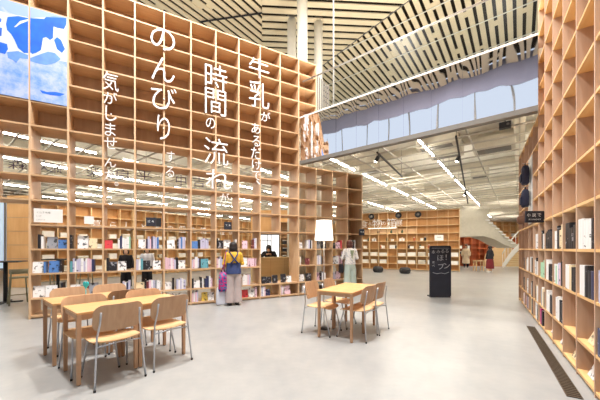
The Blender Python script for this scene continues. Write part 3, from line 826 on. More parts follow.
tproto = make_table(); cproto = make_chair(); used = {'t': False, 'c': False}
def put(kind, x, y, rz, label, group):
    proto = tproto if kind == 't' else cproto
    o = proto if not used[kind] else copy_tree(proto)
    used[kind] = True
    o.location = (x, y, 0); o.rotation_euler.z = rz; o['label'] = label; o['group'] = group
    return o

def table_set(P, e1, labels_t, chairs, gt, gc):
    a = math.atan2(e1.y, e1.x); e2 = Vector((-e1.y, e1.x, 0))
    for (u, v), lab in labels_t:
        q = P + e1 * u + e2 * v; put('t', q.x, q.y, a, lab, gt)
    for (u, v, side, lab, *tw) in chairs:
        q = P + e1 * u + e2 * v
        put('c', q.x, q.y, a + (0 if side > 0 else PI) + (tw[0] if tw else 0), lab, gc)

P1 = Vector((*on_floor(76.5, 387.0), 0)); e1 = Vector((0.637, 0.771, 0)).normalized()
hl = 0.296
table_set(P1, e1, [
    ((hl, hl), 'square wooden table nearest the camera, at the near end of the front pair'),
    ((hl * 3 + 0.004, hl), 'square wooden table at the far end of the front pair, beside the second near chair'),
    ((hl - 0.05, hl + 0.83), 'square wooden table of the rear pair, with the turquoise heart on it'),
    ((hl * 3 - 0.046, hl + 0.83), 'square wooden table of the rear pair, end nearer the person in mustard'),
], [
    (0.32, -0.02, 1, 'oak ply chair with its back to the camera, nearest chair of all'),
    (0.885, 0.01, 1, 'second oak ply chair with its back to the camera, beyond the nearest chair', 0.04),
    (0.23, 0.46, -1, 'oak ply chair between the two table pairs, rounded back next to the table corner'),
    (0.90, 0.42, -1, 'pale-fronted oak ply chair squeezed between the table pairs, far end'),
    (0.76, 1.035, 1, 'oak ply chair behind the pale-fronted one, tucked to the rear table pair'),
    (0.29, 1.46, -1, 'oak ply chair at the rear table pair, nearest the bar stool'),
    (0.80, 1.46, -1, 'oak ply chair at the rear table pair, just beyond the turquoise heart'),
], 'square tables in the left seating group', 'chairs in the left seating group')

P2 = Vector((*on_floor(352.4, 343.5), 0)); e1b = Vector((0.516, 0.857, 0)).normalized()
table_set(P2, e1b, [
    ((hl, hl), 'square wooden table under the floor lamp group, end nearer the camera'),
    ((hl * 3 + 0.004, hl), 'square wooden table under the floor lamp group, end nearer the chalkboard'),
], [
    (0.38, 0.05, 1, 'oak ply chair on the chalkboard side of the lamp-side tables, nearer one', -0.14),
    (0.86, 0.02, 1, 'oak ply chair on the chalkboard side of the lamp-side tables, farther one', -0.14),
    (0.31, 0.66, -1, 'oak ply chair facing the chalkboard, upright back clear of the table end', 0.0),
    (0.88, 0.60, -1, 'oak ply chair beneath the lamp shade, back half hidden by the table'),
], 'square tables by the floor lamp', 'chairs by the floor lamp')

# turquoise heart on the rear table pair
q = P1 + e1 * 0.36 + Vector((-e1.y, e1.x, 0)) * 1.16
th_ = thing('table_marker', 'turquoise heart-shaped marker standing on the rear table pair', 'marker', (q.x, q.y, 0.755), -0.4)
MB().cyl(0, 0, 0, 0.01, 0.035).build('base', M['turq'], th_)
MB().cyl(0, 0, 0.01, 0.10, 0.005, seg=10).build('stem', M['turq'], th_)
hp = []
for i in range(40):
    a = 2 * PI * i / 40
    hp.append((0.058 * math.sin(a) ** 3, 0.165 + 0.0036 * (13 * math.cos(a) - 5 * math.cos(2 * a) - 2 * math.cos(3 * a) - math.cos(4 * a))))
MB().prism(hp, -0.006, 0.006).build('heart', M['turq'], th_, 0.002)

# floor lamp
lx, ly = on_floor(324, 328.5)
lp = thing('floor_lamp', 'glowing white drum-shaded floor lamp with thin steel stem and round dark base', 'lamp', (lx, ly, 0))
MB().lathe([(0.0, 0), (0.10, 0), (0.105, 0.004), (0.10, 0.012), (0.02, 0.02), (0.0, 0.02)], seg=28).build('base', M['black'], lp)
MB().cyl(0, 0, 0.018, 1.70, 0.007, seg=12).build('stem', M['rail'], lp)
mb = MB(); mb.rings([[(q * math.cos(2 * PI * k / 36), q * math.sin(2 * PI * k / 36), z) for k in range(36)] for q, z in ((0.165, 1.565), (0.132, 1.915), (0.129, 1.915), (0.162, 1.565))], cap=False, closed=True); mb.build('lamp_shade', M['shade'], lp)
mb = MB()
for k in range(3):
    a = 2 * PI * k / 3; mb.tube([(0, 0, 1.70), (0.145 * math.cos(a), 0.145 * math.sin(a), 1.74)], 0.003, 6)
mb.build('spider', M['rail'], lp)
MB().ell((0, 0, 1.73), (0.03, 0.03, 0.04)).build('bulb', M['shade'], lp)

# chalkboard
bx, by = on_floor(440.5, 297.5)
cb = thing('chalkboard', 'tall free-standing dark chalkboard with white chalk writing', 'chalkboard', (bx, by, 0), -0.06)
def rrect(x0, x1, z0, z1, r, n_=6):
    out = []
    for cx_, cz_, a0 in ((x1 - r, z1 - r, 0), (x0 + r, z1 - r, PI / 2), (x0 + r, z0 + r, PI), (x1 - r, z0 + r, 1.5 * PI)):
        for k in range(n_ + 1):
            a = a0 + PI / 2 * k / n_; out.append((cx_ + r * math.cos(a), cz_ + r * math.sin(a)))
    return out
MB().prism(rrect(-0.30, 0.30, 0.02, 1.50, 0.05), 0.0, 0.05).build('board', M['chalk'], cb, 0.004)
MB().box(-0.29, 0.29, 0.003, 0.047, 0.0, 0.0205).build('base', M['black'], cb)
rear = MB(); rear.box(-0.27, -0.23, 0.05, 0.30, 0, 0.03); rear.build('foot', M['black'], cb); MB().box(0.23, 0.27, 0.05, 0.30, 0, 0.03).build('foot', M['black'], cb)
for ch, x, z, s in [('本', -0.2, 1.32, 0.11), ('み', -0.06, 1.33, 0.10), ('る', 0.06, 1.34, 0.10), ('る', 0.18, 1.35, 0.10), ('ほ', 0.0, 1.15, 0.17), ('!', 0.16, 1.17, 0.16), ('プ', 0.02, 0.90, 0.17), ('ン', 0.18, 0.92, 0.16), ('食', -0.2, 1.02, 0.07), ('べ', -0.2, 0.92, 0.07)]:
    glyph(ch, cb, x, z, s, s, -0.001, M['chalkw'], 'chalk_character', 0.002, keep=True)
MB().tube([(-0.22, -0.001, 0.72), (-0.1, -0.001, 0.69), (0.02, -0.001, 0.71), (0.12, -0.001, 0.69), (0.24, -0.001, 0.74)], 0.006, 6).build('chalk_stroke', M['chalkw'], cb)
mb = MB().tube([(-0.25, -0.001, 1.43), (0.25, -0.001, 1.43)], 0.004, 6); mb.build('chalk_stroke', M['chalkw'], cb)

# bar stool and tall black tables in the passage by the end of the bookcase
def bar_stool(label, x, y, rz):
    r = thing('bar_stool', label, 'stool', (x, y, 0), rz, 'stools beyond the long bookcase')
    for sx in (-1, 1):
        MB().tube([(sx * 0.20, -0.20, 0), (sx * 0.165, -0.155, 0.70), (sx * 0.16, -0.165, 0.84)], 0.017, 8).build('leg', M['stool'], r)
        MB().tube([(sx * 0.19, 0.20, 0), (sx * 0.14, 0.13, 0.70)], 0.017, 8).build('leg', M['stool'], r)
        MB().tube([(sx * 0.19, -0.185, 0.25), (sx * 0.175, 0.183, 0.25)], 0.010, 8).build('stretcher', M['stool'], r)
    MB().tube([(-0.185, 0.187, 0.22), (0.185, 0.187, 0.22)], 0.012, 8).build('footrest', M['stool'], r)
    MB().prism([(x_, z_) for x_, z_ in rrect(-0.18, 0.18, -0.16, 0.17, 0.07)], -0.035, 0.0, Matrix.Translation((0, 0, 0.70)) @ Matrix.Rotation(PI / 2, 4, 'X')).build('seat', M['stool'], r, 0.008)
    mb = MB(); mb.rings([[(0.19 * math.cos(a) * k, -0.02 - 0.16 * math.sin(a) * k, z) for z, k in ((0.78, 1.0), (0.90, 1.03), (0.90, 0.97), (0.78, 0.94))] for a in [PI * (0.06 + 0.88 * j / 16) for j in range(17)]], cap=True); mb.build('backrest', M['stool'], r)
    return r
x, y = on_floor(19, 304)
bar_stool('olive grey wooden bar stool standing at the open end of the long bookcase', x, y, 0.9)
bar_stool('dark bar stool seen through the first bay of the long bookcase', *on_floor(45, 297.5), 0.4)
bar_stool('dark bar stool seen through the second bay of the long bookcase', *on_floor(84, 294), 1.9)
def bar_table(label, x, y):
    r = thing('bar_table', label, 'table', (x, y, 0), 0.5, 'tall black tables beyond the long bookcase')
    MB().box(-0.35, 0.35, -0.35, 0.35, 1.06, 1.09).build('tabletop', M['black'], r, 0.004)
    MB().cyl(0, 0, 0.03, 1.06, 0.045, seg=16).build('post', M['black'], r)
    MB().box(-0.34, 0.34, -0.035, 0.035, 0, 0.03).build('foot', M['black'], r, 0.004); MB().box(-0.035, 0.035, -0.34, 0.34, 0, 0.0305).build('foot', M['black'], r, 0.004)
bar_table('tall black square table at the end of the bookcase, beside the olive stool', *on_floor(5.5, 302.5))
bar_table('tall black square table seen through the first bay of the bookcase', *on_floor(58, 293))

# ================================================================= ROOM BEHIND THE LONG BOOKCASE
def grid_case(name_label, origin, ang, n_, zs, depth, mat, w=0.61, back=True, group=None):
    r = thing('bookcase', name_label, 'bookcase', origin, ang, group)
    for i in range(n_ + 1):
        MB().box(i * w - 0.016, i * w + 0.016, 0, depth, 0, zs[-1] + 0.016).build('upright', mat, r)
    for z in zs:
        MB().box(0, n_ * w, 0.003, depth, z - 0.016, z + 0.016).build('shelf_board', mat, r)
    if back: MB().box(0, n_ * w, depth - 0.02, depth - 0.002, 0, zs[-1]).build('back_panel', M['far_back'] if mat is M['far_case'] else mat, r)
    return r
ZL = [0.05, 0.4, 0.9, 1.4, 1.9, 2.4, 2.9, 3.4, 3.86]
# case along the building's second direction, seen through the open cells
bo = Vector((-10.85, 11.9, 0)); ba = math.atan2(BX.y, BX.x)
grid_case('pale grid bookcase of the back room, seen through the long bookcase', bo, ba, 22, [z for z in ZL if z <= 3.45], 0.35, M['far_case'])
r = thing('wall_lettering', 'white lettering row on the back room bookcase, seen through the grid', 'lettering', bo + BX * 2.0 + Vector((-BX.y, BX.x, 0)) * -0.04 + Vector((0, 0, 2.55)), ba, 'lettering on far bookcases')
for q, ch in enumerate('暮らしと本の佃物箱食住衣'):
    glyph(ch, r, q * 0.72, 0, 0.42 if q % 2 == 0 else 0.34, 0.42 if q % 2 == 0 else 0.34, 0, M['letter'], extrude=0.03, keep=True)
rnd2 = random.Random(5)
def storage_boxes(frame, ang, slots, label, group, wmin=0.3, wmax=0.45, hmin=0.16, hmax=0.26):
    u = Vector((math.cos(ang), math.sin(ang), 0)); v = Vector((-u.y, u.x, 0))
    for q, (x, z, where) in enumerate(slots):
        w = rnd2.uniform(wmin, wmax); h = rnd2.uniform(hmin, hmax)
        c = rnd2.choice(['white', 'white', 'cream', 'grey'])
        p = frame + u * x + v * 0.05
        o = thing('storage_box', f'{c} box {where}', 'box', p + Vector((0, 0, z + 0.017)), ang, group)
        m = M['white'] if c == 'white' else (M['paper'] if c == 'cream' else M['duct'])
        MB().box(-w / 2, w / 2, 0, 0.22, 0, h).build('body', m, o, 0.006)
        MB().box(-w / 2 - 0.004, w / 2 + 0.004, -0.004, 0.224, h - 0.05, h).build('lid', M['paper'] if c != 'cream' else M['white'], o, 0.004)
RN = {0.05: 'lowest shelf', 0.4: 'second shelf up', 0.9: 'third shelf up', 1.4: 'fourth shelf up', 1.9: 'fifth shelf up'}
storage_boxes(bo, ba, [(0.305 + 0.61 * i, z, f'in the {ORD[i % 15]} cell, {RN[z]}, back room bookcase') for i in range(0, 15) for z in (0.4, 0.9, 1.4, 1.9) if (i * 3 + int(z * 10)) % 4 != 0], '', 'boxes in the back room bookcase')

# plain wood wall and bluish window beside the passage
wl = on_floor(7.0, 287.5); wr = on_floor(26, 287.5)
struct(MB().box(wl[0], wr[0] + 0.2, wl[1], wl[1] + 0.15, 0, 3.35).build('wall_panelled', M['pale_wall']))
mbp = MB()
for z in (0.55, 1.05, 1.55, 2.05, 2.55, 3.05):
    mbp.box(wl[0], wr[0] + 0.2, wl[1] - 0.01, wl[1], z - 0.012, z + 0.012)
struct(mbp.build('trim_1', M['case']))
w1 = MB(); X0 = wl[0] - 3.2; X1 = wl[0] - 0.06; Yw = wl[1] + 0.02
struct(MB().box(X0, X1, Yw, Yw + 0.02, 0.7, 3.1).build('window_1', M['bluewin']))
struct(MB().box(X0, X1, Yw - 0.03, Yw, 0.62, 0.7).box(X1 - 0.05, X1, Yw - 0.03, Yw, 0.7, 3.1).box(X0, X1, Yw - 0.03, Yw, 3.1, 3.2).box((X0 + X1) / 2 - 0.03, (X0 + X1) / 2 + 0.03, Yw - 0.03, Yw, 0.7, 3.1).build('trim_window', M['steel_dark']))

# service counter behind the opening, bright window behind it
ca = px_on_shelf(256, 257, 1.1)[0]; cbn = px_on_shelf(290.5, 257, 1.1)[0] - ca
cp = spt(ca, 1.1)
ct = thing('counter', 'pale wooden service counter behind the opening in the long bookcase', 'counter', cp, SA)
MB().box(0, cbn, 0, 0.5, 0.0, 1.09).build('body', M['counter'], ct)
MB().box(-0.03, cbn + 0.03, -0.03, 0.53, 1.09, 1.13).build('worktop', M['counter'], ct, 0.004)
mbx = MB()
for i in range(1, 3): mbx.box(i * 0.5 - 0.004, i * 0.5 + 0.004, -0.004, 0, 0.05, 1.08)
mbx.build('panel_joint', M['case'], ct)
a = at_depth(261, 235, 14.0); b = at_depth(279.5, 235, 14.0)
struct(MB().box(a[0] - 0.4, b[0], 14.0, 14.03, 0.9, 2.08).build('window_2', M['winwhite']))
struct(MB().box(a[0] - 0.5, b[0] + 1.0, 14.04, 14.15, 0.0, 3.3).build('wall_service', M['pale_wall']))
fr = MB()
for x in (a[0] + 0.32, a[0] + 0.5): fr.box(x - 0.015, x + 0.015, 13.95, 14.0, 0.9, 2.08)
fr.box(a[0] - 0.4, a[0] + 0.5, 13.95, 14.0, 1.80, 1.83); fr.box(b[0] - 0.03, b[0] + 0.03, 13.94, 14.05, 0.9, 2.1); fr.box(a[0] - 0.4, b[0], 13.94, 14.05, 2.08, 2.14)
struct(fr.build('trim_window', M['steel_dark']))
sc_ = grid_case('small reddish wooden shelf unit beside the bright window', Vector((b[0] + 0.08, 13.4, 0)), 0.0, 2, [0.05, 0.5, 0.9, 1.25, 1.6, 1.95, 2.3, 2.65], 0.3, M['case'], w=0.42)
for q, (x, z) in enumerate([(0.2, 1.25), (0.62, 1.25), (0.2, 1.6), (0.62, 0.9), (0.2, 0.9)]):
    o = thing('storage_box', f'small box on the reddish shelf unit, {ORD[q]} of its boxes', 'box', (b[0] + 0.08 + x, 13.45, z + 0.017), 0, 'boxes on the shelf unit by the window')
    MB().box(-0.1, 0.1, 0, 0.2, 0, 0.16).build('body', M['white'] if q % 2 else M['black'], o, 0.004); MB().box(-0.104, 0.104, -0.004, 0.204, 0.16, 0.19).build('lid', M['paper'], o, 0.003)

# ================================================================= FAR BOOKCASE (to the right of the lamp)
fo = Vector((2.6, 20.9, 0)); fa = math.atan2(-2.5, 5.3)
fu = Vector((math.cos(fa), math.sin(fa), 0)); fv = Vector((-fu.y, fu.x, 0))
grid_case('honey wood grid bookcase across the far side, below the round black discs', fo, fa, 13, ZL, 0.35, M['far_case'])
lr = thing('wall_lettering', 'white lettering on the far honey wood bookcase, between black discs', 'lettering', fo + fv * -0.03 + Vector((0, 0, 3.12)), fa, 'lettering on far bookcases')
def far_x(px_):
    rr = (px_ - CX) / F; o_ = fo + fv * -0.03
    return (rr * o_.y - o_.x) / (fu.x - rr * fu.y)
for ch, x, s in [('食', 364, 0.5), ('べ', 370, 0.25), ('物', 377, 0.62), ('の', 383.5, 0.28), ('箱', 391.5, 0.64), ('展', 399, 0.42)]:
    glyph(ch, lr, far_x(x), 0, s, s, 0, M['letter'], extrude=0.03, keep=True)
for x, lab in ((371.5, 'round black disc speaker above the white lettering, first along'), (398.5, 'round black disc speaker above the end of the white lettering'), (418, 'round black disc speaker to the side of the white lettering')):
    a = far_x(x); p = fo + fu * a + fv * -0.05 + Vector((0, 0, 3.62))
    o = thing('disc_speaker', lab, 'speaker', p, fa, 'round black discs on the far bookcase')
    rt = Matrix.Rotation(PI / 2, 4, 'X')
    mb = MB(); mb.lathe([(0, -0.045), (0.17, -0.045), (0.2, -0.02), (0.2, 0.04), (0.16, 0.055), (0.15, 0.04), (0, 0.035)], seg=24); mb.v = [tuple(rt @ Vector(v)) for v in mb.v]; mb.build('housing', M['black'], o)
    mb = MB(); mb.lathe([(0, 0.036), (0.08, 0.036), (0.07, 0.05), (0, 0.055)], seg=20); mb.v = [tuple(rt @ Vector(v)) for v in mb.v]; mb.build('cone', M['steel_dark'], o)
storage_boxes(fo, fa, [(0.305 + 0.61 * i, z, f'in the {ORD[i]} cell, {RN[z]}, far honey wood bookcase') for i in range(2, 13) for z in (0.4, 0.9) if (i + int(z * 10)) % 5 != 0], '', 'boxes in the far bookcase', 0.38, 0.52, 0.2, 0.27)
storage_boxes(fo, fa, [(0.305 + 0.61 * i, z, f'in the {ORD[i]} cell, {RN[z]}, far honey wood bookcase') for i in range(2, 10) for z in (1.4, 1.9) if (i + int(z * 10)) % 3 != 0], '', 'boxes in the far bookcase', 0.16, 0.34, 0.12, 0.24)
# slanting display boards in an upper row
for i in range(3, 9):
    p = fo + fu * (0.61 * i + 0.305) + fv * 0.04 + Vector((0, 0, 2.417))
    o = thing('display_ramp', f'slanting wooden display board in the {ORD[i]} upper cell of the far bookcase', 'display board', p, fa, 'slanting boards on the far bookcase')
    MB().box(-0.27, 0.27, -0.012, 0.012, 0, 0.42, Matrix.Rotation(-0.5, 4, 'X') @ Matrix.Translation((0, 0.02, 0.006))).build('board', M['case'], o)
    MB().box(-0.27, 0.27, -0.03, 0.02, 0, 0.03).build('lip', M['far_case'], o)
# shelf light
o = thing('shelf_light', 'long pale strip light along an upper shelf of the far bookcase', 'light', fo + fu * far_x(368) + fv * -0.04 + Vector((0, 0, 2.75)), fa)
MB().box(0, 1.9, 0, 0.05, 0.05, 0.08).build('housing', M['white'], o); MB().box(0.02, 1.88, 0.005, 0.045, 0.03, 0.05).build('tube', M['strip'], o)
for q, (x, z) in enumerate([(368, 1.9), (374, 1.9), (381, 1.4), (387, 1.9), (396, 1.4), (402, 1.9), (402, 2.4), (409, 1.4), (414, 1.9), (420, 1.4), (425, 1.9), (429, 1.4), (391, 2.4), (378, 2.4)]):
    p = fo + fu * far_x(x) + fv * 0.12 + Vector((0, 0, z + 0.017)); dk = q % 3
    o = thing('jar', f'small {["dark green", "black", "reddish"][dk]} jar, {ORD[q]} of the jars along the far bookcase', 'jar', p, fa, 'jars on the far bookcase')
    MB().lathe([(0, 0), (0.06, 0), (0.075, 0.03), (0.075, 0.16), (0.045, 0.2), (0.045, 0.22), (0, 0.22)], seg=14).build('body', [M['sageg'], M['black'], M['red_case']][dk], o)
    MB().cyl(0, 0, 0.22, 0.25, 0.05, seg=14).build('lid', M['black'] if dk == 0 else M['paper'], o)
# small white sign
o = thing('notice_card', 'white card in an upper cell of the far bookcase above the chalkboard', 'sign', fo + fu * far_x(439) + fv * -0.02 + Vector((0, 0, 1.92)), fa)
MB().box(-0.25, 0.25, 0, 0.01, 0, 0.36).build('board', M['white'], o); MB().box(-0.12, 0.12, -0.003, 0, 0.2, 0.23).build('print', M['steel_dark'], o)
# black poufs
for x, y, lab in ((378, 272.2, 'round black pouf before the far bookcase, nearer the lamp-side case'), (405, 273.6, 'round black pouf before the far bookcase, nearer the chalkboard')):
    a, b_ = on_floor(x, y)
    o = thing('pouf', lab, 'pouf', (a, b_, 0), 0, 'black poufs')
    MB().lathe([(0.0, 0.0), (0.22, 0.0), (0.29, 0.07), (0.31, 0.19), (0.28, 0.30), (0.18, 0.36), (0.0, 0.37)], seg=24).build('cushion', M['black'], o)
    MB().lathe([(0.0, 0.368), (0.03, 0.37), (0.028, 0.38), (0, 0.384)], seg=12).build('button', M['black'], o)

# ================================================================= FAR RIGHT: red shelves, stair, upper shelves
ro = Vector((12.0, 23.0, 0))
grid_case('reddish-brown grid bookcase in the far room beyond the chalkboard', ro, 0.0, 9, [0.05, 0.5, 0.95, 1.4, 1.85, 2.3], 0.35, M['red_case'])
for q, (x, z) in enumerate([(0.3, 1.4), (0.9, 1.4), (1.5, 0.95), (0.3, 0.95), (0.95, 0.95), (1.5, 1.4)]):
    o = thing('storage_box', f'{"white" if q % 2 else "black"} box in the reddish bookcase, {ORD[q]} of its boxes', 'box', (ro.x + x, ro.y + 0.04, z + 0.017), 0, 'boxes in the reddish bookcase')
    MB().box(-0.16, 0.16, 0, 0.2, 0, 0.2).build('body', M['white'] if q % 2 else M['black'], o, 0.004); MB().box(-0.164, 0.164, -0.004, 0.204, 0.2, 0.23).build('lid', M['paper'], o, 0.004)
o = thing('poster', 'lit white poster above the reddish bookcase', 'poster', (12.1, 22.9, 2.36), 0)
MB().box(0, 1.35, 0, 0.02, 0, 0.55).build('sheet', M['white'], o); MB().box(0.06, 0.5, -0.005, 0, 0.12, 0.44).build('picture', M['black'], o)
grid_case('honey wood upper bookcase beyond the curved stair', Vector((15.2, 26.0, 0)), 0.0, 10, [0.05, 2.0, 2.5, 3.0, 3.5, 3.86], 0.35, M['far_case'], w=0.66)
for q, (x, z) in enumerate([(1.0, 2.5), (2.3, 3.0), (3.0, 2.5), (3.7, 2.0), (1.6, 3.0), (0.4, 2.5), (4.3, 2.5)]):
    o = thing('storage_box', f'white box in the upper bookcase beyond the stair, {ORD[q]} of its boxes', 'box', (15.2 + x, 26.04, z + 0.017), 0, 'boxes in the upper bookcase')
    MB().box(-0.16, 0.16, 0, 0.2, 0, 0.24).build('body', M['white'], o, 0.004); MB().box(-0.164, 0.164, -0.004, 0.204, 0.24, 0.27).build('lid', M['paper'], o, 0.004)
# curved stair rising to the left, white string and railing
st = thing('staircase', 'curved white stair with a pale handrail in the far room', 'staircase', (17.2, 20.5, 0), 0)
NST = 22
def sp(i, rr):  # helix: centre left of the flight
    a = math.radians(170 + 77 * i / NST)
    return Vector((rr * math.cos(a), rr * math.sin(a), 0.0))
treads = []
for i in range(NST):
    z = 0.165 * (i + 1)
    poly = [sp(i, 1.3), sp(i, 2.4), sp(i + 1.05, 2.4), sp(i + 1.05, 1.3)]
    mb = MB(); mb.add([(p.x, p.y, z - 0.05) for p in poly] + [(p.x, p.y, z) for p in poly], [(3, 2, 1, 0), (4, 5, 6, 7)] + [(k, (k + 1) % 4, (k + 1) % 4 + 4, k + 4) for k in range(4)])
    mb.build('step', M['counter'], st)
for rr in (1.28, 2.42):
    mb = MB(); mb.rings([[(sp(i, rr + s).x, sp(i, rr + s).y, 0.165 * i + zz) for s, zz in ((-0.03, -0.22 if i > 1 else 0.0), (0.03, -0.22 if i > 1 else 0.0), (0.03, 0.22), (-0.03, 0.22))] for i in range(NST + 1)], smooth=False)
    mb.build('string', M['white'], st)
    MB().tube([(sp(i, rr).x, sp(i, rr).y, 0.165 * i + 1.05) for i in range(NST + 1)], 0.035, 8).build('handrail', M['white'], st)
    for i in range(0, NST + 1, 2):
        p = sp(i, rr); MB().cyl(p.x, p.y, 0.165 * i + 0.2, 0.165 * i + 1.05, 0.016, seg=8).build('baluster', M['white'], st)
a = at_depth(457, 214, 17.8); b = at_depth(490, 238, 17.8)
sof = []
for x, y in [(457, 237), (457, 214), (463, 206), (490, 207), (487, 219), (496, 226), (506, 236), (518, 245), (514, 248), (505, 245), (494, 239), (484, 236)]:
    q_ = at_depth(x, y, 18.6); sof.append((q_[0], q_[2]))
o = struct(MB().prism(sof, 18.6, 20.2).build('wall_soffit', M['duct']))
for i_ in range(9):
    q_ = at_depth(488 + i_ * 3.2, 220 + i_ * 2.9, 18.5)
    struct(MB().box(q_[0] - 0.12, q_[0] + 0.12, 18.5, 18.6, q_[2] - 0.03, q_[2] + 0.03).build('trim_stair', M['white']))

# pale bench / low stools in the far room
bp_ = on_floor(482, 270.6)
o = thing('bench', 'pale wooden bench with slim legs beyond the person in wine red', 'bench', (bp_[0], bp_[1], 0), 0)
MB().box(-0.5, 0.5, -0.18, 0.18, 0.60, 0.65).build('seat', M['far_case'], o, 0.004)
for sx in (-0.45, 0, 0.45):
    for sy in (-0.14, 0.14): MB().box(sx - 0.025, sx + 0.025, sy - 0.025, sy + 0.025, 0, 0.60).build('leg', M['far_case'], o)
o = thing('arch_panel', 'orange wooden half-round panel behind the person in wine red', 'panel', (16.0, 22.6, 0), 0)
mb = MB().prism([(-1.4, 0.02)] + [(-1.4 * math.cos(PI * k / 20), 0.6 + 1.0 * math.sin(PI * k / 20)) for k in range(21)] + [(1.4, 0.02)], 0, 0.06); mb.build('board', M['far_case'], o, 0.004)
MB().box(-1.4, 1.4, -0.02, 0.08, 0, 0.02).build('base', M['red_case'], o)

# ================================================================= CEILING LAMPS
tw = {1: 'first', 2: 'second'}
q = 0
lamp_spots = []
for i in range(-6, 13):
    for j in range(-4, 8):
        p = Vector((1.2, 9.2, 0)) + BX * (j * 3.1) + AX * ((i - 5) * 2.6)
        if ((p - (fas0 + BX * 0.8)).dot(BX) < 0 and (p - spt(0, 1.0)).dot(SV) < 0) or p.y > 28 or p.y < 3 or p.x < -14 or p.x > 20: continue
        lamp_spots.append(p)
proto = None
for q, p in enumerate(lamp_spots):
    lab = f'white tube lamp above the ceiling grid, lamp {ORD[q % 15]} of bank {ORD[q // 15]}'
    if proto is None:
        proto = thing('ceiling_lamp', lab, 'light', (p.x, p.y, 4.2), ba, 'white tube lamps above the grid')
        MB().box(-1.2, 1.2, -0.03, 0.03, 0.03, 0.07).build('housing', M['white'], proto)
        MB().tube([(-1.18, 0, 0.0), (1.18, 0, 0.0)], 0.026, 10).build('tube', M['tube'], proto)
        for s in (-0.5, 0.5): MB().cyl(s, 0, 0.07, 0.65, 0.008, seg=8).build('suspension_rod', M['rail'], proto)
    else:
        c = copy_tree(proto); c.location = (p.x, p.y, 4.2); c['label'] = lab

def track(label, p0, p1, z, spots):
    d = Vector((p1[0] - p0[0], p1[1] - p0[1], 0)); L_ = d.length; a = math.atan2(d.y, d.x)
    t = thing('light_track', label, 'light track', (p0[0], p0[1], z), a, 'black lighting tracks')
    MB().box(0, L_, -0.02, 0.02, 0, 0.035).build('rail', M['black'], t)
    for s in (0.1, L_ - 0.1): MB().cyl(s, 0, 0.035, 0.9, 0.006, seg=6).build('hanger', M['black'], t)
    for q, (s, ml) in enumerate(spots):
        pp = Vector((p0[0], p0[1], 0)) + d.normalized() * (L_ * s)
        o = thing('spotlight', ml, 'spotlight', (pp.x, pp.y, z), a + 0.8, 'black ceiling spotlights')
        mt = Matrix.Rotation(0.5, 4, 'X')
        MB().cyl(0, 0, -0.07, 0.0, 0.012, seg=8).build('stem', M['black'], o)
        mb = MB(); mb.lathe([(0.0, -0.07), (0.045, -0.07), (0.05, -0.09), (0.05, -0.24), (0.044, -0.24), (0.04, -0.225), (0, -0.225)], seg=16); mb.v = [tuple(mt @ Vector((x, y, z_ + 0.07)) + Vector((0, 0, -0.06))) for x, y, z_ in mb.v]; mb.build('body', M['black'], o)
        mb = MB(); mb.lathe([(0.0, -0.158), (0.036, -0.158), (0.036, -0.152), (0, -0.152)], seg=14); mb.v = [tuple(mt @ Vector((x, y, z_)) + Vector((0, 0, -0.06))) for x, y, z_ in mb.v]; mb.build('lens', M['spot'], o)
zt = 3.86
track('black lighting track under the ceiling grid beside the lower bookcase', on_z(377, 153, zt), on_z(402, 177, zt), zt, [(0.04, 'black spotlight at the near end of the track beside the lower bookcase')])
track('black lighting track under the ceiling grid near the tall bookcase', on_z(456, 137, zt), on_z(468, 204, zt), zt, [(0.12, 'black spotlight at the near end of the track near the tall bookcase'), (0.62, 'brightly lit black spotlight halfway along the track near the tall bookcase')])
for x, y, lab in ((505, 125.5, 'black box-shaped projector hanging near the top of the tall bookcase'),):
    p = on_z(x, y, 3.94)
    o = thing('projector', lab, 'projector', (p[0], p[1], 3.94), -0.65)
    MB().box(-0.10, 0.10, -0.07, 0.07, -0.06, 0.06).build('body', M['black'], o, 0.008); MB().cyl(0, 0, 0.06, 0.9, 0.012, seg=8).build('pole', M['black'], o)
    mb = MB().ell((0.05, -0.07, 0), (0.025, 0.012, 0.025), 10); mb.build('lens', M['steel_dark'], o)
for q, (x, y, w_) in enumerate([(437, 148, 0.5), (446, 156, 0.45), (480, 177, 0.3), (372, 172, 0.4), (494, 150, 0.5)]):
    p = on_z(x, y, 4.25)
    o = thing('air_unit', f'grey air conditioning unit above the ceiling grid, {ORD[q]} of the five', 'air conditioner', (p[0], p[1], 4.25), FA, 'air units above the grid')
    MB().box(-w_, w_, -w_ * 0.6, w_ * 0.6, 0, 0.35).build('casing', M['duct'], o, 0.01)
    MB().box(-w_ * 0.8, w_ * 0.8, -w_ * 0.4, w_ * 0.4, -0.02, 0.0).build('grille', M['steel_dark'], o)
    for s in (-1, 1): MB().cyl(s * w_ * 0.8, 0, 0.35, 0.6, 0.01, seg=6).build('hanger', M['rail'], o)

# ================================================================= PEOPLE
def remesh(mb, name, mats, parent, voxel=0.008, smooth=4):
    me = mb.mesh('raw', mats)
    o = bpy.data.objects.new('raw', me); COL.objects.link(o)
    md = o.modifiers.new('r', 'REMESH'); md.mode = 'VOXEL'; md.voxel_size = voxel; md.use_smooth_shade = True
    if smooth:
        s = o.modifiers.new('s', 'SMOOTH'); s.iterations = smooth; s.factor = 0.5
    dg = bpy.context.evaluated_depsgraph_get()
    m2 = bpy.data.meshes.new_from_object(o.evaluated_get(dg))
    bpy.data.objects.remove(o)
    m2.name = name; m2.materials.clear()
    for m in (mats if isinstance(mats, (list, tuple)) else [mats]): m2.materials.append(m)
    o2 = bpy.data.objects.new(name, m2); COL.objects.link(o2); o2.parent = parent
    return o2
def limb(mb, pts, rs, seg=14):
    mb.tube(pts, rs, seg)
    for p, r_ in zip(pts, rs): mb.ell(p, (r_, r_, r_), 12)
def V3(p): return Vector(p)

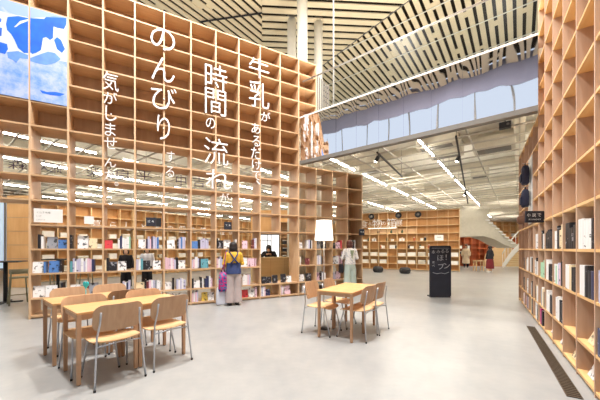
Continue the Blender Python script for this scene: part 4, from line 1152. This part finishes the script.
def torso(mb, rows, seg=20):
    """rows: (z, y centre, half width, half depth)"""
    mb.rings([[(w * math.cos(2 * PI * k / seg), yc + d * math.sin(2 * PI * k / seg), z) for k in range(seg)] for z, yc, w, d in rows])

def hand(mb, wrist, direction, curl, side):
    """palm and five bent fingers of unequal length, thumb leaving the side of the palm"""
    d = V3(direction).normalized(); c = V3(curl); c = (c - d * c.dot(d)).normalized(); s = d.cross(c) * side
    w = V3(wrist)
    for k in range(4):
        t = w + d * (0.02 + 0.016 * k)
        for q in (-1, -0.33, 0.33, 1): mb.ell(tuple(t + s * (0.026 * q)), (0.013, 0.013, 0.013), 8)
    for q, ln in ((-1, 0.062), (-0.33, 0.074), (0.33, 0.07), (1, 0.055)):
        b0 = w + d * 0.075 + s * (0.028 * q)
        b1 = b0 + d * ln * 0.5 + c * ln * 0.12; b2 = b1 + (d * 0.6 + c * 0.8).normalized() * ln * 0.3; b3 = b2 + (d * 0.15 + c).normalized() * ln * 0.25
        limb(mb, [b0, b1, b2, b3], [0.0088, 0.0085, 0.008, 0.0072], 8)
    t0 = w + d * 0.025 - s * 0.03; t1 = t0 + (d * 0.7 - s * 0.7 + c * 0.3).normalized() * 0.034; t2 = t1 + (d + c * 0.7).normalized() * 0.028
    limb(mb, [t0, t1, t2], [0.011, 0.0095, 0.008], 8)

def person(label, loc, rz, H=1.60, arms=None, bend=0.0, head_fwd=0.0, skinm='skin', voxel=0.008, legs=None, group=None):
    """standing figure looking towards +y: returns (root, joint dict)"""
    r = thing('person', label, 'person', (loc[0], loc[1], 0), rz, group)
    k = H / 1.60
    J = dict(hip=0.83 * k, knee=0.45 * k, sh=1.31 * k, neck=1.375 * k, head=1.485 * k, sw=0.165 * k, hw=0.082 * k, k=k)
    def B(p):   # bend the trunk forwards about the hip
        p = V3(p)
        if bend and p.z > J['hip']:
            dz = p.z - J['hip']; dy = p.y
            return Vector((p.x, dy * math.cos(bend) + dz * math.sin(bend), J['hip'] + dz * math.cos(bend) - dy * math.sin(bend)))
        return p
    J['B'] = B
    mb = MB()
    tmp = MB(); torso(tmp, [(J['hip'] - 0.06 * k, 0, 0.13 * k, 0.09 * k), (J['hip'] + 0.06 * k, 0, 0.155 * k, 0.105 * k), (1.02 * k, 0, 0.125 * k, 0.085 * k), (1.18 * k, 0.005, 0.15 * k, 0.1 * k), (1.29 * k, 0, 0.155 * k, 0.085 * k), (1.345 * k, -0.01, 0.09 * k, 0.06 * k)])
    tmp.v = [tuple(B(v)) for v in tmp.v]; mb.add(tmp.v, tmp.f, True)
    hc = B((0, 0.02 + head_fwd * 0.6, J['head'])); J['hc'] = hc
    limb(mb, [B((0, -0.01, 1.31 * k)), B((0, 0.0, J['neck'] + 0.03 * k)), hc + Vector((0, 0, -0.03))], [0.055 * k, 0.048 * k, 0.05 * k])
    hm = Matrix.Translation(hc) @ Matrix.Rotation(-(bend * 0.9 + head_fwd * 3.0), 4, 'X'); J['hm'] = hm
    mb.ell((0, 0, 0.012), (0.075, 0.094, 0.105), 16, mat=hm); mb.ell((0, 0.028, -0.05), (0.056, 0.062, 0.062), 14, mat=hm)
    mb.ell((0, 0.098, -0.015), (0.012, 0.02, 0.022), 8, mat=hm); mb.ell((0, 0.084, -0.052), (0.024, 0.012, 0.009), 8, mat=hm)
    for s in (-1, 1): mb.ell((s * 0.076, -0.005, -0.005), (0.012, 0.02, 0.03), 8, mat=hm)
    arms = arms or {}
    for s in (-1, 1):
        el, wr = arms.get(s, ((0.225, -0.01, 1.05), (0.23, 0.06, 0.82)))
        sh = B((s * J['sw'], 0, J['sh'] - 0.015)); el = V3((s * el[0] * k, el[1] * k, el[2] * k)); wr = V3((s * wr[0] * k, wr[1] * k, wr[2] * k))
        limb(mb, [sh, el, wr], [0.047 * k, 0.037 * k, 0.026 * k])
        J[('arm', s)] = (sh, el, wr)
        hand(mb, wr, (wr - el), (-s * 0.5, 0.6, -0.2) if abs((wr - el).normalized().z) < 0.8 else (-s, 0.15, 0), s)
    for s in (-1, 1):
        lf = (legs or {}).get(s, (0.0, 0.0))
        hp_ = (s * J['hw'], 0, J['hip'] - 0.02); kn = (s * (J['hw'] + 0.006), 0.015 + lf[0], J['knee']); an = (s * (J['hw'] + 0.01), -0.02 + lf[1], 0.085)
        limb(mb, [hp_, kn, an], [0.085 * k, 0.055 * k, 0.036 * k])
        mb.ell((an[0], an[1] + 0.005, 0.05), (0.036, 0.045, 0.05), 10); mb.ell((an[0] + s * 0.006, an[1] + 0.085, 0.038), (0.043, 0.09, 0.036), 12)
        J[('leg', s)] = (V3(hp_), V3(kn), V3(an))
    remesh(mb, 'body', M[skinm], r, voxel, 3)
    for s in (-1, 1):
        e = MB().ell((s * 0.03, 0.083, 0.012), (0.011, 0.008, 0.007), 8, mat=hm); e.build('eye', M['hair'], r)
    return r, J

def hair(r, J, m, bob=1.0, bun=False, low=-0.1, vox=0.008):
    mb = MB(); hm = J['hm']
    mb.ell((0, -0.018, 0.035), (0.093 * bob, 0.103, 0.105), 18, mat=hm)
    mb.ell((0, -0.05, low * 0.4), (0.092 * bob, 0.07, 0.095), 16, mat=hm)
    for s in (-1, 1): mb.ell((s * 0.07 * bob, -0.005, low * 0.45), (0.027, 0.055, 0.085), 12, mat=hm)
    mb.ell((0, 0.06, 0.085), (0.062, 0.04, 0.03), 10, mat=hm)
    if bun: mb.ell((0, -0.12, 0.06), (0.045, 0.045, 0.045), 12, mat=hm)
    return remesh(mb, 'hair', m, r, vox, 3)

def shoes(r, J, m):
    for s in (-1, 1):
        a = J[('leg', s)][2]
        mb = MB(); mb.ell((a.x, a.y + 0.0, 0.05), (0.045, 0.055, 0.05), 12); mb.ell((a.x + s * 0.006, a.y + 0.085, 0.042), (0.05, 0.1, 0.041), 12); mb.box(a.x - 0.04, a.x + 0.045, a.y - 0.045, a.y + 0.16, 0.002, 0.02)
        remesh(mb, 'shoe', m, r, 0.008, 2)

def trousers(r, J, m, wid=0.1, hem=0.08, vox=0.011, top=0.12):
    mb = MB(); k = J['k']
    torso(mb, [(J['hip'] - 0.1 * k, 0, 0.15 * k, 0.11 * k), (J['hip'], 0, 0.172 * k, 0.125 * k), (J['hip'] + 0.08 * k, 0, 0.165 * k, 0.118 * k), (J['hip'] + top * k, 0, 0.15 * k, 0.105 * k)])
    for s in (-1, 1):
        h, kn, a = J[('leg', s)]
        mb.tube([h + Vector((0, 0, 0.02)), h + Vector((s * 0.004, 0, -0.12)), kn + Vector((s * 0.008, -0.01, 0)), Vector((a.x + s * 0.012, a.y, hem))], [0.095 * k, wid, wid * 0.98, wid], 18)
    return remesh(mb, 'trousers', m, r, vox, 4)

def top_garment(r, J, m, name='sweater', hemz=0.86, loose=0.02, sleeve=1.0, vox=0.010):
    mb = MB(); k = J['k']; B = J['B']
    t = MB(); torso(t, [(hemz * k, 0, 0.165 * k + loose, 0.115 * k + loose), (0.95 * k, 0, 0.15 * k + loose, 0.1 * k + loose), (1.06 * k, 0, 0.137 * k + loose, 0.094 * k + loose), (1.2 * k, 0.005, 0.155 * k + loose * 0.8, 0.106 * k + loose * 0.8), (1.30 * k, -0.002, 0.158 * k + loose * 0.6, 0.09 * k + loose * 0.6), (1.355 * k, -0.01, 0.085 * k, 0.066 * k)])
    t.v = [tuple(B(v)) for v in t.v]; mb.add(t.v, t.f, True)
    for s in (-1, 1):
        sh, el, wr = J[('arm', s)]
        end = el.lerp(wr, sleeve)
        mb.ell(tuple(sh), (0.062 * k,) * 3, 12)
        mb.tube([sh, el, end], [0.062 * k, 0.052 * k + loose * 0.3, 0.04 * k + loose * 0.3], 14); mb.ell(tuple(el), (0.052 * k + loose * 0.3,) * 3, 12)
    return remesh(mb, name, m, r, vox, 4)

M['yellow'] = plain('mustard_knit', srgb(226, 176, 60), 0.85, 0, 0.08, 60)
M['denim'] = plain('navy_denim', srgb(52, 66, 112), 0.8, 0, 0.12, 30)
M['taupe'] = plain('taupe_cotton', srgb(178, 164, 162), 0.85, 0, 0.05, 8)
M['mint'] = plain('mint_cotton', srgb(186, 200, 190), 0.85, 0, 0.05, 8)
M['print'] = patterned('grey_print_blouse', srgb(176, 178, 188), srgb(222, 218, 214), srgb(236, 230, 224), 26, (0.38, 0.5))
M['sage'] = plain('sage_cotton', srgb(150, 158, 128), 0.85)
M['bagprint'] = patterned('bright_bag_print', srgb(30, 62, 126), srgb(176, 32, 112), srgb(38, 104, 150), 14, (0.42, 0.56))
M['tote'] = plain('white_tote', srgb(222, 224, 236), 0.85, 0, 0.05, 6)
M['blackcloth'] = plain('black_cloth', srgb(30, 28, 34), 0.85, 0, 0.15, 20)
M['wine'] = plain('wine_cloth', srgb(112, 30, 34), 0.85, 0, 0.1, 8)
M['coat'] = plain('cream_coat', srgb(228, 206, 176), 0.85, 0, 0.06, 6)

# woman in yellow
wx, wy = on_floor(233.5, 305.0)
r, J = person('person in mustard sweater and navy pinafore with taupe trousers, browsing the long bookcase', (wx, wy), 0.42, 1.57, arms={-1: ((0.235, 0.0, 1.06), (0.17, 0.22, 1.0)), 1: ((0.235, 0.03, 1.06), (0.13, 0.23, 1.08))}, head_fwd=0.03)
hair(r, J, M['hair'], 1.1, low=-0.1); shoes(r, J, M['black'])
top_garment(r, J, M['yellow'], 'sweater', 0.9, 0.012)
trousers(r, J, M['taupe'], 0.112, 0.07)
k = J['k']
mb = MB(); torso(mb, [(0.80 * k, 0, 0.198, 0.152), (0.9 * k, 0, 0.19, 0.145), (1.0 * k, 0, 0.172, 0.128), (1.08 * k, 0, 0.168, 0.124)])
remesh(mb, 'pinafore', M['denim'], r, 0.010, 3)
for s in (-1, 1):
    MB().tube([(s * 0.1, -0.115, 1.06 * k), (-s * 0.0, -0.128, 1.17 * k), (-s * 0.075, -0.115, 1.29 * k), (-s * 0.10, -0.03, 1.352 * k), (-s * 0.10, 0.07, 1.31 * k)], [0.05, 0.04, 0.034, 0.032, 0.03], 12, flat=0.4).build('strap', M['denim'], r)
mb = MB(); mb.rings([[(-0.26 + 0.11 * c_ * w, -0.02 + 0.055 * s_ * w, z) for c_, s_ in [(math.copysign(abs(math.cos(2 * PI * q / 20)) ** 0.6, math.cos(2 * PI * q / 20)), math.sin(2 * PI * q / 20)) for q in range(20)]] for z, w in ((0.36, 0.9), (0.42, 1.05), (0.66, 1.0), (0.84, 0.72))])
bag1 = thing('shoulder_bag', 'bag printed in magenta and teal at the hip of the person in mustard', 'bag', (wx, wy, 0), 0.42)
mb.build('body', M['bagprint'], bag1)
for s in (-1, 1): MB().tube([(-0.26 + s * 0.05, -0.02, 0.84), (-0.235, -0.06, 1.05), (-0.20, -0.05, 1.3), (-0.165, 0.0, 1.372), (-0.18, 0.06, 1.3), (-0.25, 0.03, 0.95), (-0.26 + s * 0.04, 0.0, 0.84)], 0.010, 8).build('strap', M['bagprint'], bag1)
bag2 = thing('tote_bag', 'white tote bag hanging low beneath the magenta printed bag', 'bag', (wx, wy, 0), 0.42)
mb = MB(); mb.rings([[(-0.27 + 0.15 * c_ * w, 0.06 + 0.055 * s_ * w, z) for c_, s_ in [(math.copysign(abs(math.cos(2 * PI * q / 20)) ** 0.5, math.cos(2 * PI * q / 20)), math.sin(2 * PI * q / 20)) for q in range(20)]] for z, w in ((0.03, 0.85), (0.06, 1.0), (0.3, 0.98), (0.46, 0.8))]); mb.build('body', M['tote'], bag2)
MB().tube([(-0.33, 0.06, 0.45), (-0.3, 0.08, 0.78), (-0.24, 0.13, 0.95), (-0.22, 0.08, 0.78), (-0.21, 0.06, 0.45)], 0.011, 8).build('handle', M['tote'], bag2)

# woman in mint trousers
mx_, my_ = (50.0 / F) * 9.0, 9.0
r, J = person('person in grey print blouse and pale mint trousers, reading at the lower bookcase', (mx_, my_), 0.38, 1.68, arms={-1: ((0.24, 0.02, 1.07), (0.16, 0.25, 1.08)), 1: ((0.24, 0.0, 1.07), (0.2, 0.2, 1.02))}, head_fwd=0.035)
hair(r, J, M['hair2'], 1.08, low=-0.12); shoes(r, J, M['white'])
top_garment(r, J, M['print'], 'blouse', 0.88, 0.026); trousers(r, J, M['mint'], 0.115, 0.09)
k = J['k']
MB().prism([(-0.07, 1.30 * k), (0.07, 1.30 * k), (0.008, 1.04 * k), (-0.008, 1.04 * k)], -0.128, -0.118).build('back_inset', M['sage'], r, 0.003)
bg = thing('shoulder_bag', 'small black shoulder bag at the side of the person in mint trousers', 'bag', (mx_, my_, 0), 0.38)
mb = MB(); mb.rings([[(-0.29 + 0.06 * math.cos(2 * PI * q / 16) * w, 0.05 + 0.12 * math.sin(2 * PI * q / 16) * w, z) for q in range(16)] for z, w in ((0.66, 0.85), (0.7, 1), (0.88, 1), (0.93, 0.85))]); mb.build('body', M['blackcloth'], bg)
MB().tube([(-0.29, 0.13, 0.9), (-0.25, 0.16, 1.12), (-0.19, 0.03, 1.425), (-0.24, -0.05, 1.15), (-0.29, -0.02, 0.9)], 0.009, 8).build('strap', M['blackcloth'], bg)
bk = thing('magazine', 'pink and white magazine held by the person in mint trousers', 'magazine', (mx_, my_, 0), 0.38)
for s in (-1, 1): MB().box(min(0, s * 0.14), max(0, s * 0.14), 0.30, 0.306, 1.12, 1.32, Matrix.Rotation(-0.25 * s * 0, 4, 'Z')).build('page', cmat('p', True), bk)

# staff member behind the counter
sp_ = spt(px_on_shelf(270, 250, 2.15)[0], 2.15)
r, J = person('person with dark hair in a black top, bending over the service counter', (sp_.x, sp_.y), SA + PI - 0.5, 1.66, arms={-1: ((0.24, 0.42, 1.12), (0.1, 0.48, 1.17)), 1: ((0.24, 0.40, 1.12), (0.06, 0.5, 1.17))}, bend=0.55, head_fwd=0.05, voxel=0.010)
hair(r, J, M['hair'], 1.05, low=-0.06); shoes(r, J, M['black']); top_garment(r, J, M['blackcloth'], 'shirt', 0.86, 0.02); trousers(r, J, M['blackcloth'], 0.085, 0.08)

# far woman in dark red
fx, fy = on_floor(490, 272.3)
r, J = person('person with big dark hair, black top and wine red skirt in the far room', (fx, fy), 0.3, 1.56, voxel=0.012)
hair(r, J, M['hair'], 1.35, low=-0.3, vox=0.012); shoes(r, J, M['white']); top_garment(r, J, M['blackcloth'], 'jacket', 0.82, 0.05, vox=0.012)
mb = MB(); torso(mb, [(0.22, 0, 0.24, 0.2), (0.6, 0, 0.22, 0.18), (0.92, 0, 0.17, 0.13)]); remesh(mb, 'skirt', M['wine'], r, 0.014, 3)
# far person in cream coat
fx, fy = on_floor(466, 267.5)
r, J = person('person in a long cream coat and brown hat by the reddish bookcase', (fx, fy), PI - 0.6, 1.68, voxel=0.012)
hair(r, J, M['hair2'], 1.1, vox=0.012); shoes(r, J, M['black']); top_garment(r, J, M['coat'], 'coat', 0.8, 0.05, vox=0.012)
mb = MB(); torso(mb, [(0.3, 0, 0.25, 0.19), (0.7, 0, 0.22, 0.17), (1.0, 0, 0.19, 0.15)]); remesh(mb, 'coat_skirt', M['coat'], r, 0.014, 3); trousers(r, J, M['blackcloth'], 0.08, 0.08, 0.014)
mb = MB(); mb.lathe([(0, 0), (0.17, 0.0), (0.17, 0.01), (0.1, 0.015), (0.09, 0.1), (0, 0.115)], seg=20); mb.v = [tuple(Vector(v) + J['hc'] + Vector((0, 0, 0.1))) for v in mb.v]; mb.build('hat', M['hatb'], r)
# two readers seen through the third and fourth bays
px1 = on_floor(126, 289); px2 = on_floor(147, 288)
for (x, y), lab, top, hm_ in ((px1, 'person in a dark jacket seen through the third bay of the long bookcase', 'blackcloth', 'hair'), (px2, 'person in a white top seen through the fourth bay of the long bookcase', 'tote', 'hair')):
    r, J = person(lab, (x, y), PI + 0.5, 1.42 if top == 'blackcloth' else 1.47, voxel=0.012)
    hair(r, J, M[hm_], 1.0, low=-0.05, vox=0.012); shoes(r, J, M['black']); top_garment(r, J, M[top], 'jacket' if top == 'blackcloth' else 'shirt', 0.86, 0.02, vox=0.012); trousers(r, J, M['blackcloth'], 0.085, 0.08, 0.014)

# ================================================================= LIGHT
wd = bpy.data.worlds.new('daylight'); S.world = wd; wd.use_nodes = True
bgn = wd.node_tree.nodes.get('Background')
bgn.inputs['Color'].default_value = (0.76, 0.87, 1.0, 1); bgn.inputs['Strength'].default_value = 1.2

def area(name, loc, size, power, color=(1, 0.95, 0.86), rot=(0, 0, 0), sy=None, spread=None):
    l = bpy.data.lights.new(name, 'AREA'); l.energy = power; l.color = color; l.shape = 'RECTANGLE'; l.size = size; l.size_y = sy or size
    if spread: l.spread = spread
    o = bpy.data.objects.new(name, l); COL.objects.link(o); o.location = loc; o.rotation_euler = rot
    return o
for x, y, pw in [(-2.3, 3.4, 1050), (1.0, 4.7, 800), (0.2, 1.0, 350), (2.2, 6.4, 450)]:
    area('added_hall_light', (x, y, 10.3), 0.45, pw, (1, 0.98, 0.95))  # overhead lights added under the slatted ceiling, which has no fittings of its own
# lamps of the lower rooms, level with the grid
for p in [(3.8, 10.5), (6.5, 13.5), (5.8, 17.2), (8.2, 15.6), (14.0, 21.0), (8.8, 10.2), (11.5, 15.5), (13.5, 20.5), (-3.0, 11.0), (-6.5, 9.0), (-8.5, 12.5), (-3.5, 15.5), (0.6, 14.0), (-10.5, 8.0), (16.5, 22.5)]:
    area('grid_lamp', (p[0], p[1], 4.15), 1.6, 84, (1, 0.91, 0.78))
# unseen uplights added atop bookcase and behind mirrored edge to brighten the slatted ceiling
for x in (1.0, 3.2, 5.4):
    p = spt(x, 0.3, 7.2); area('added_uplight', p, 0.3, 38, (1, 0.93, 0.8), (PI, 0, SA), sy=1.8)
for s in (0.8, 2.6, 4.4):
    p = fas0 + AX * s + BX * 1.2 + Vector((0, 0, 5.2)); area('added_uplight', p, 0.3, 80, (1, 0.95, 0.86), (PI, 0, FA), sy=1.6)
lpo = bpy.data.lights.new('lamp_bulb', 'POINT'); lpo.energy = 25; lpo.color = (1, 0.9, 0.7); lpo.shadow_soft_size = 0.05
lo = bpy.data.objects.new('lamp_bulb', lpo); COL.objects.link(lo); lo.location = (lx, ly, 1.85)

vs = S.view_settings
S.display_settings.display_device = 'sRGB'
vs.view_transform = 'Standard'; vs.look = 'None'; vs.exposure = -0.32; vs.gamma = 1.0; vs.use_curve_mapping = False
S.cycles.use_denoising = True; S.cycles.max_bounces = 8; S.cycles.transparent_max_bounces = 12
S.cycles.sample_clamp_indirect = 6.0
print('books', NB)
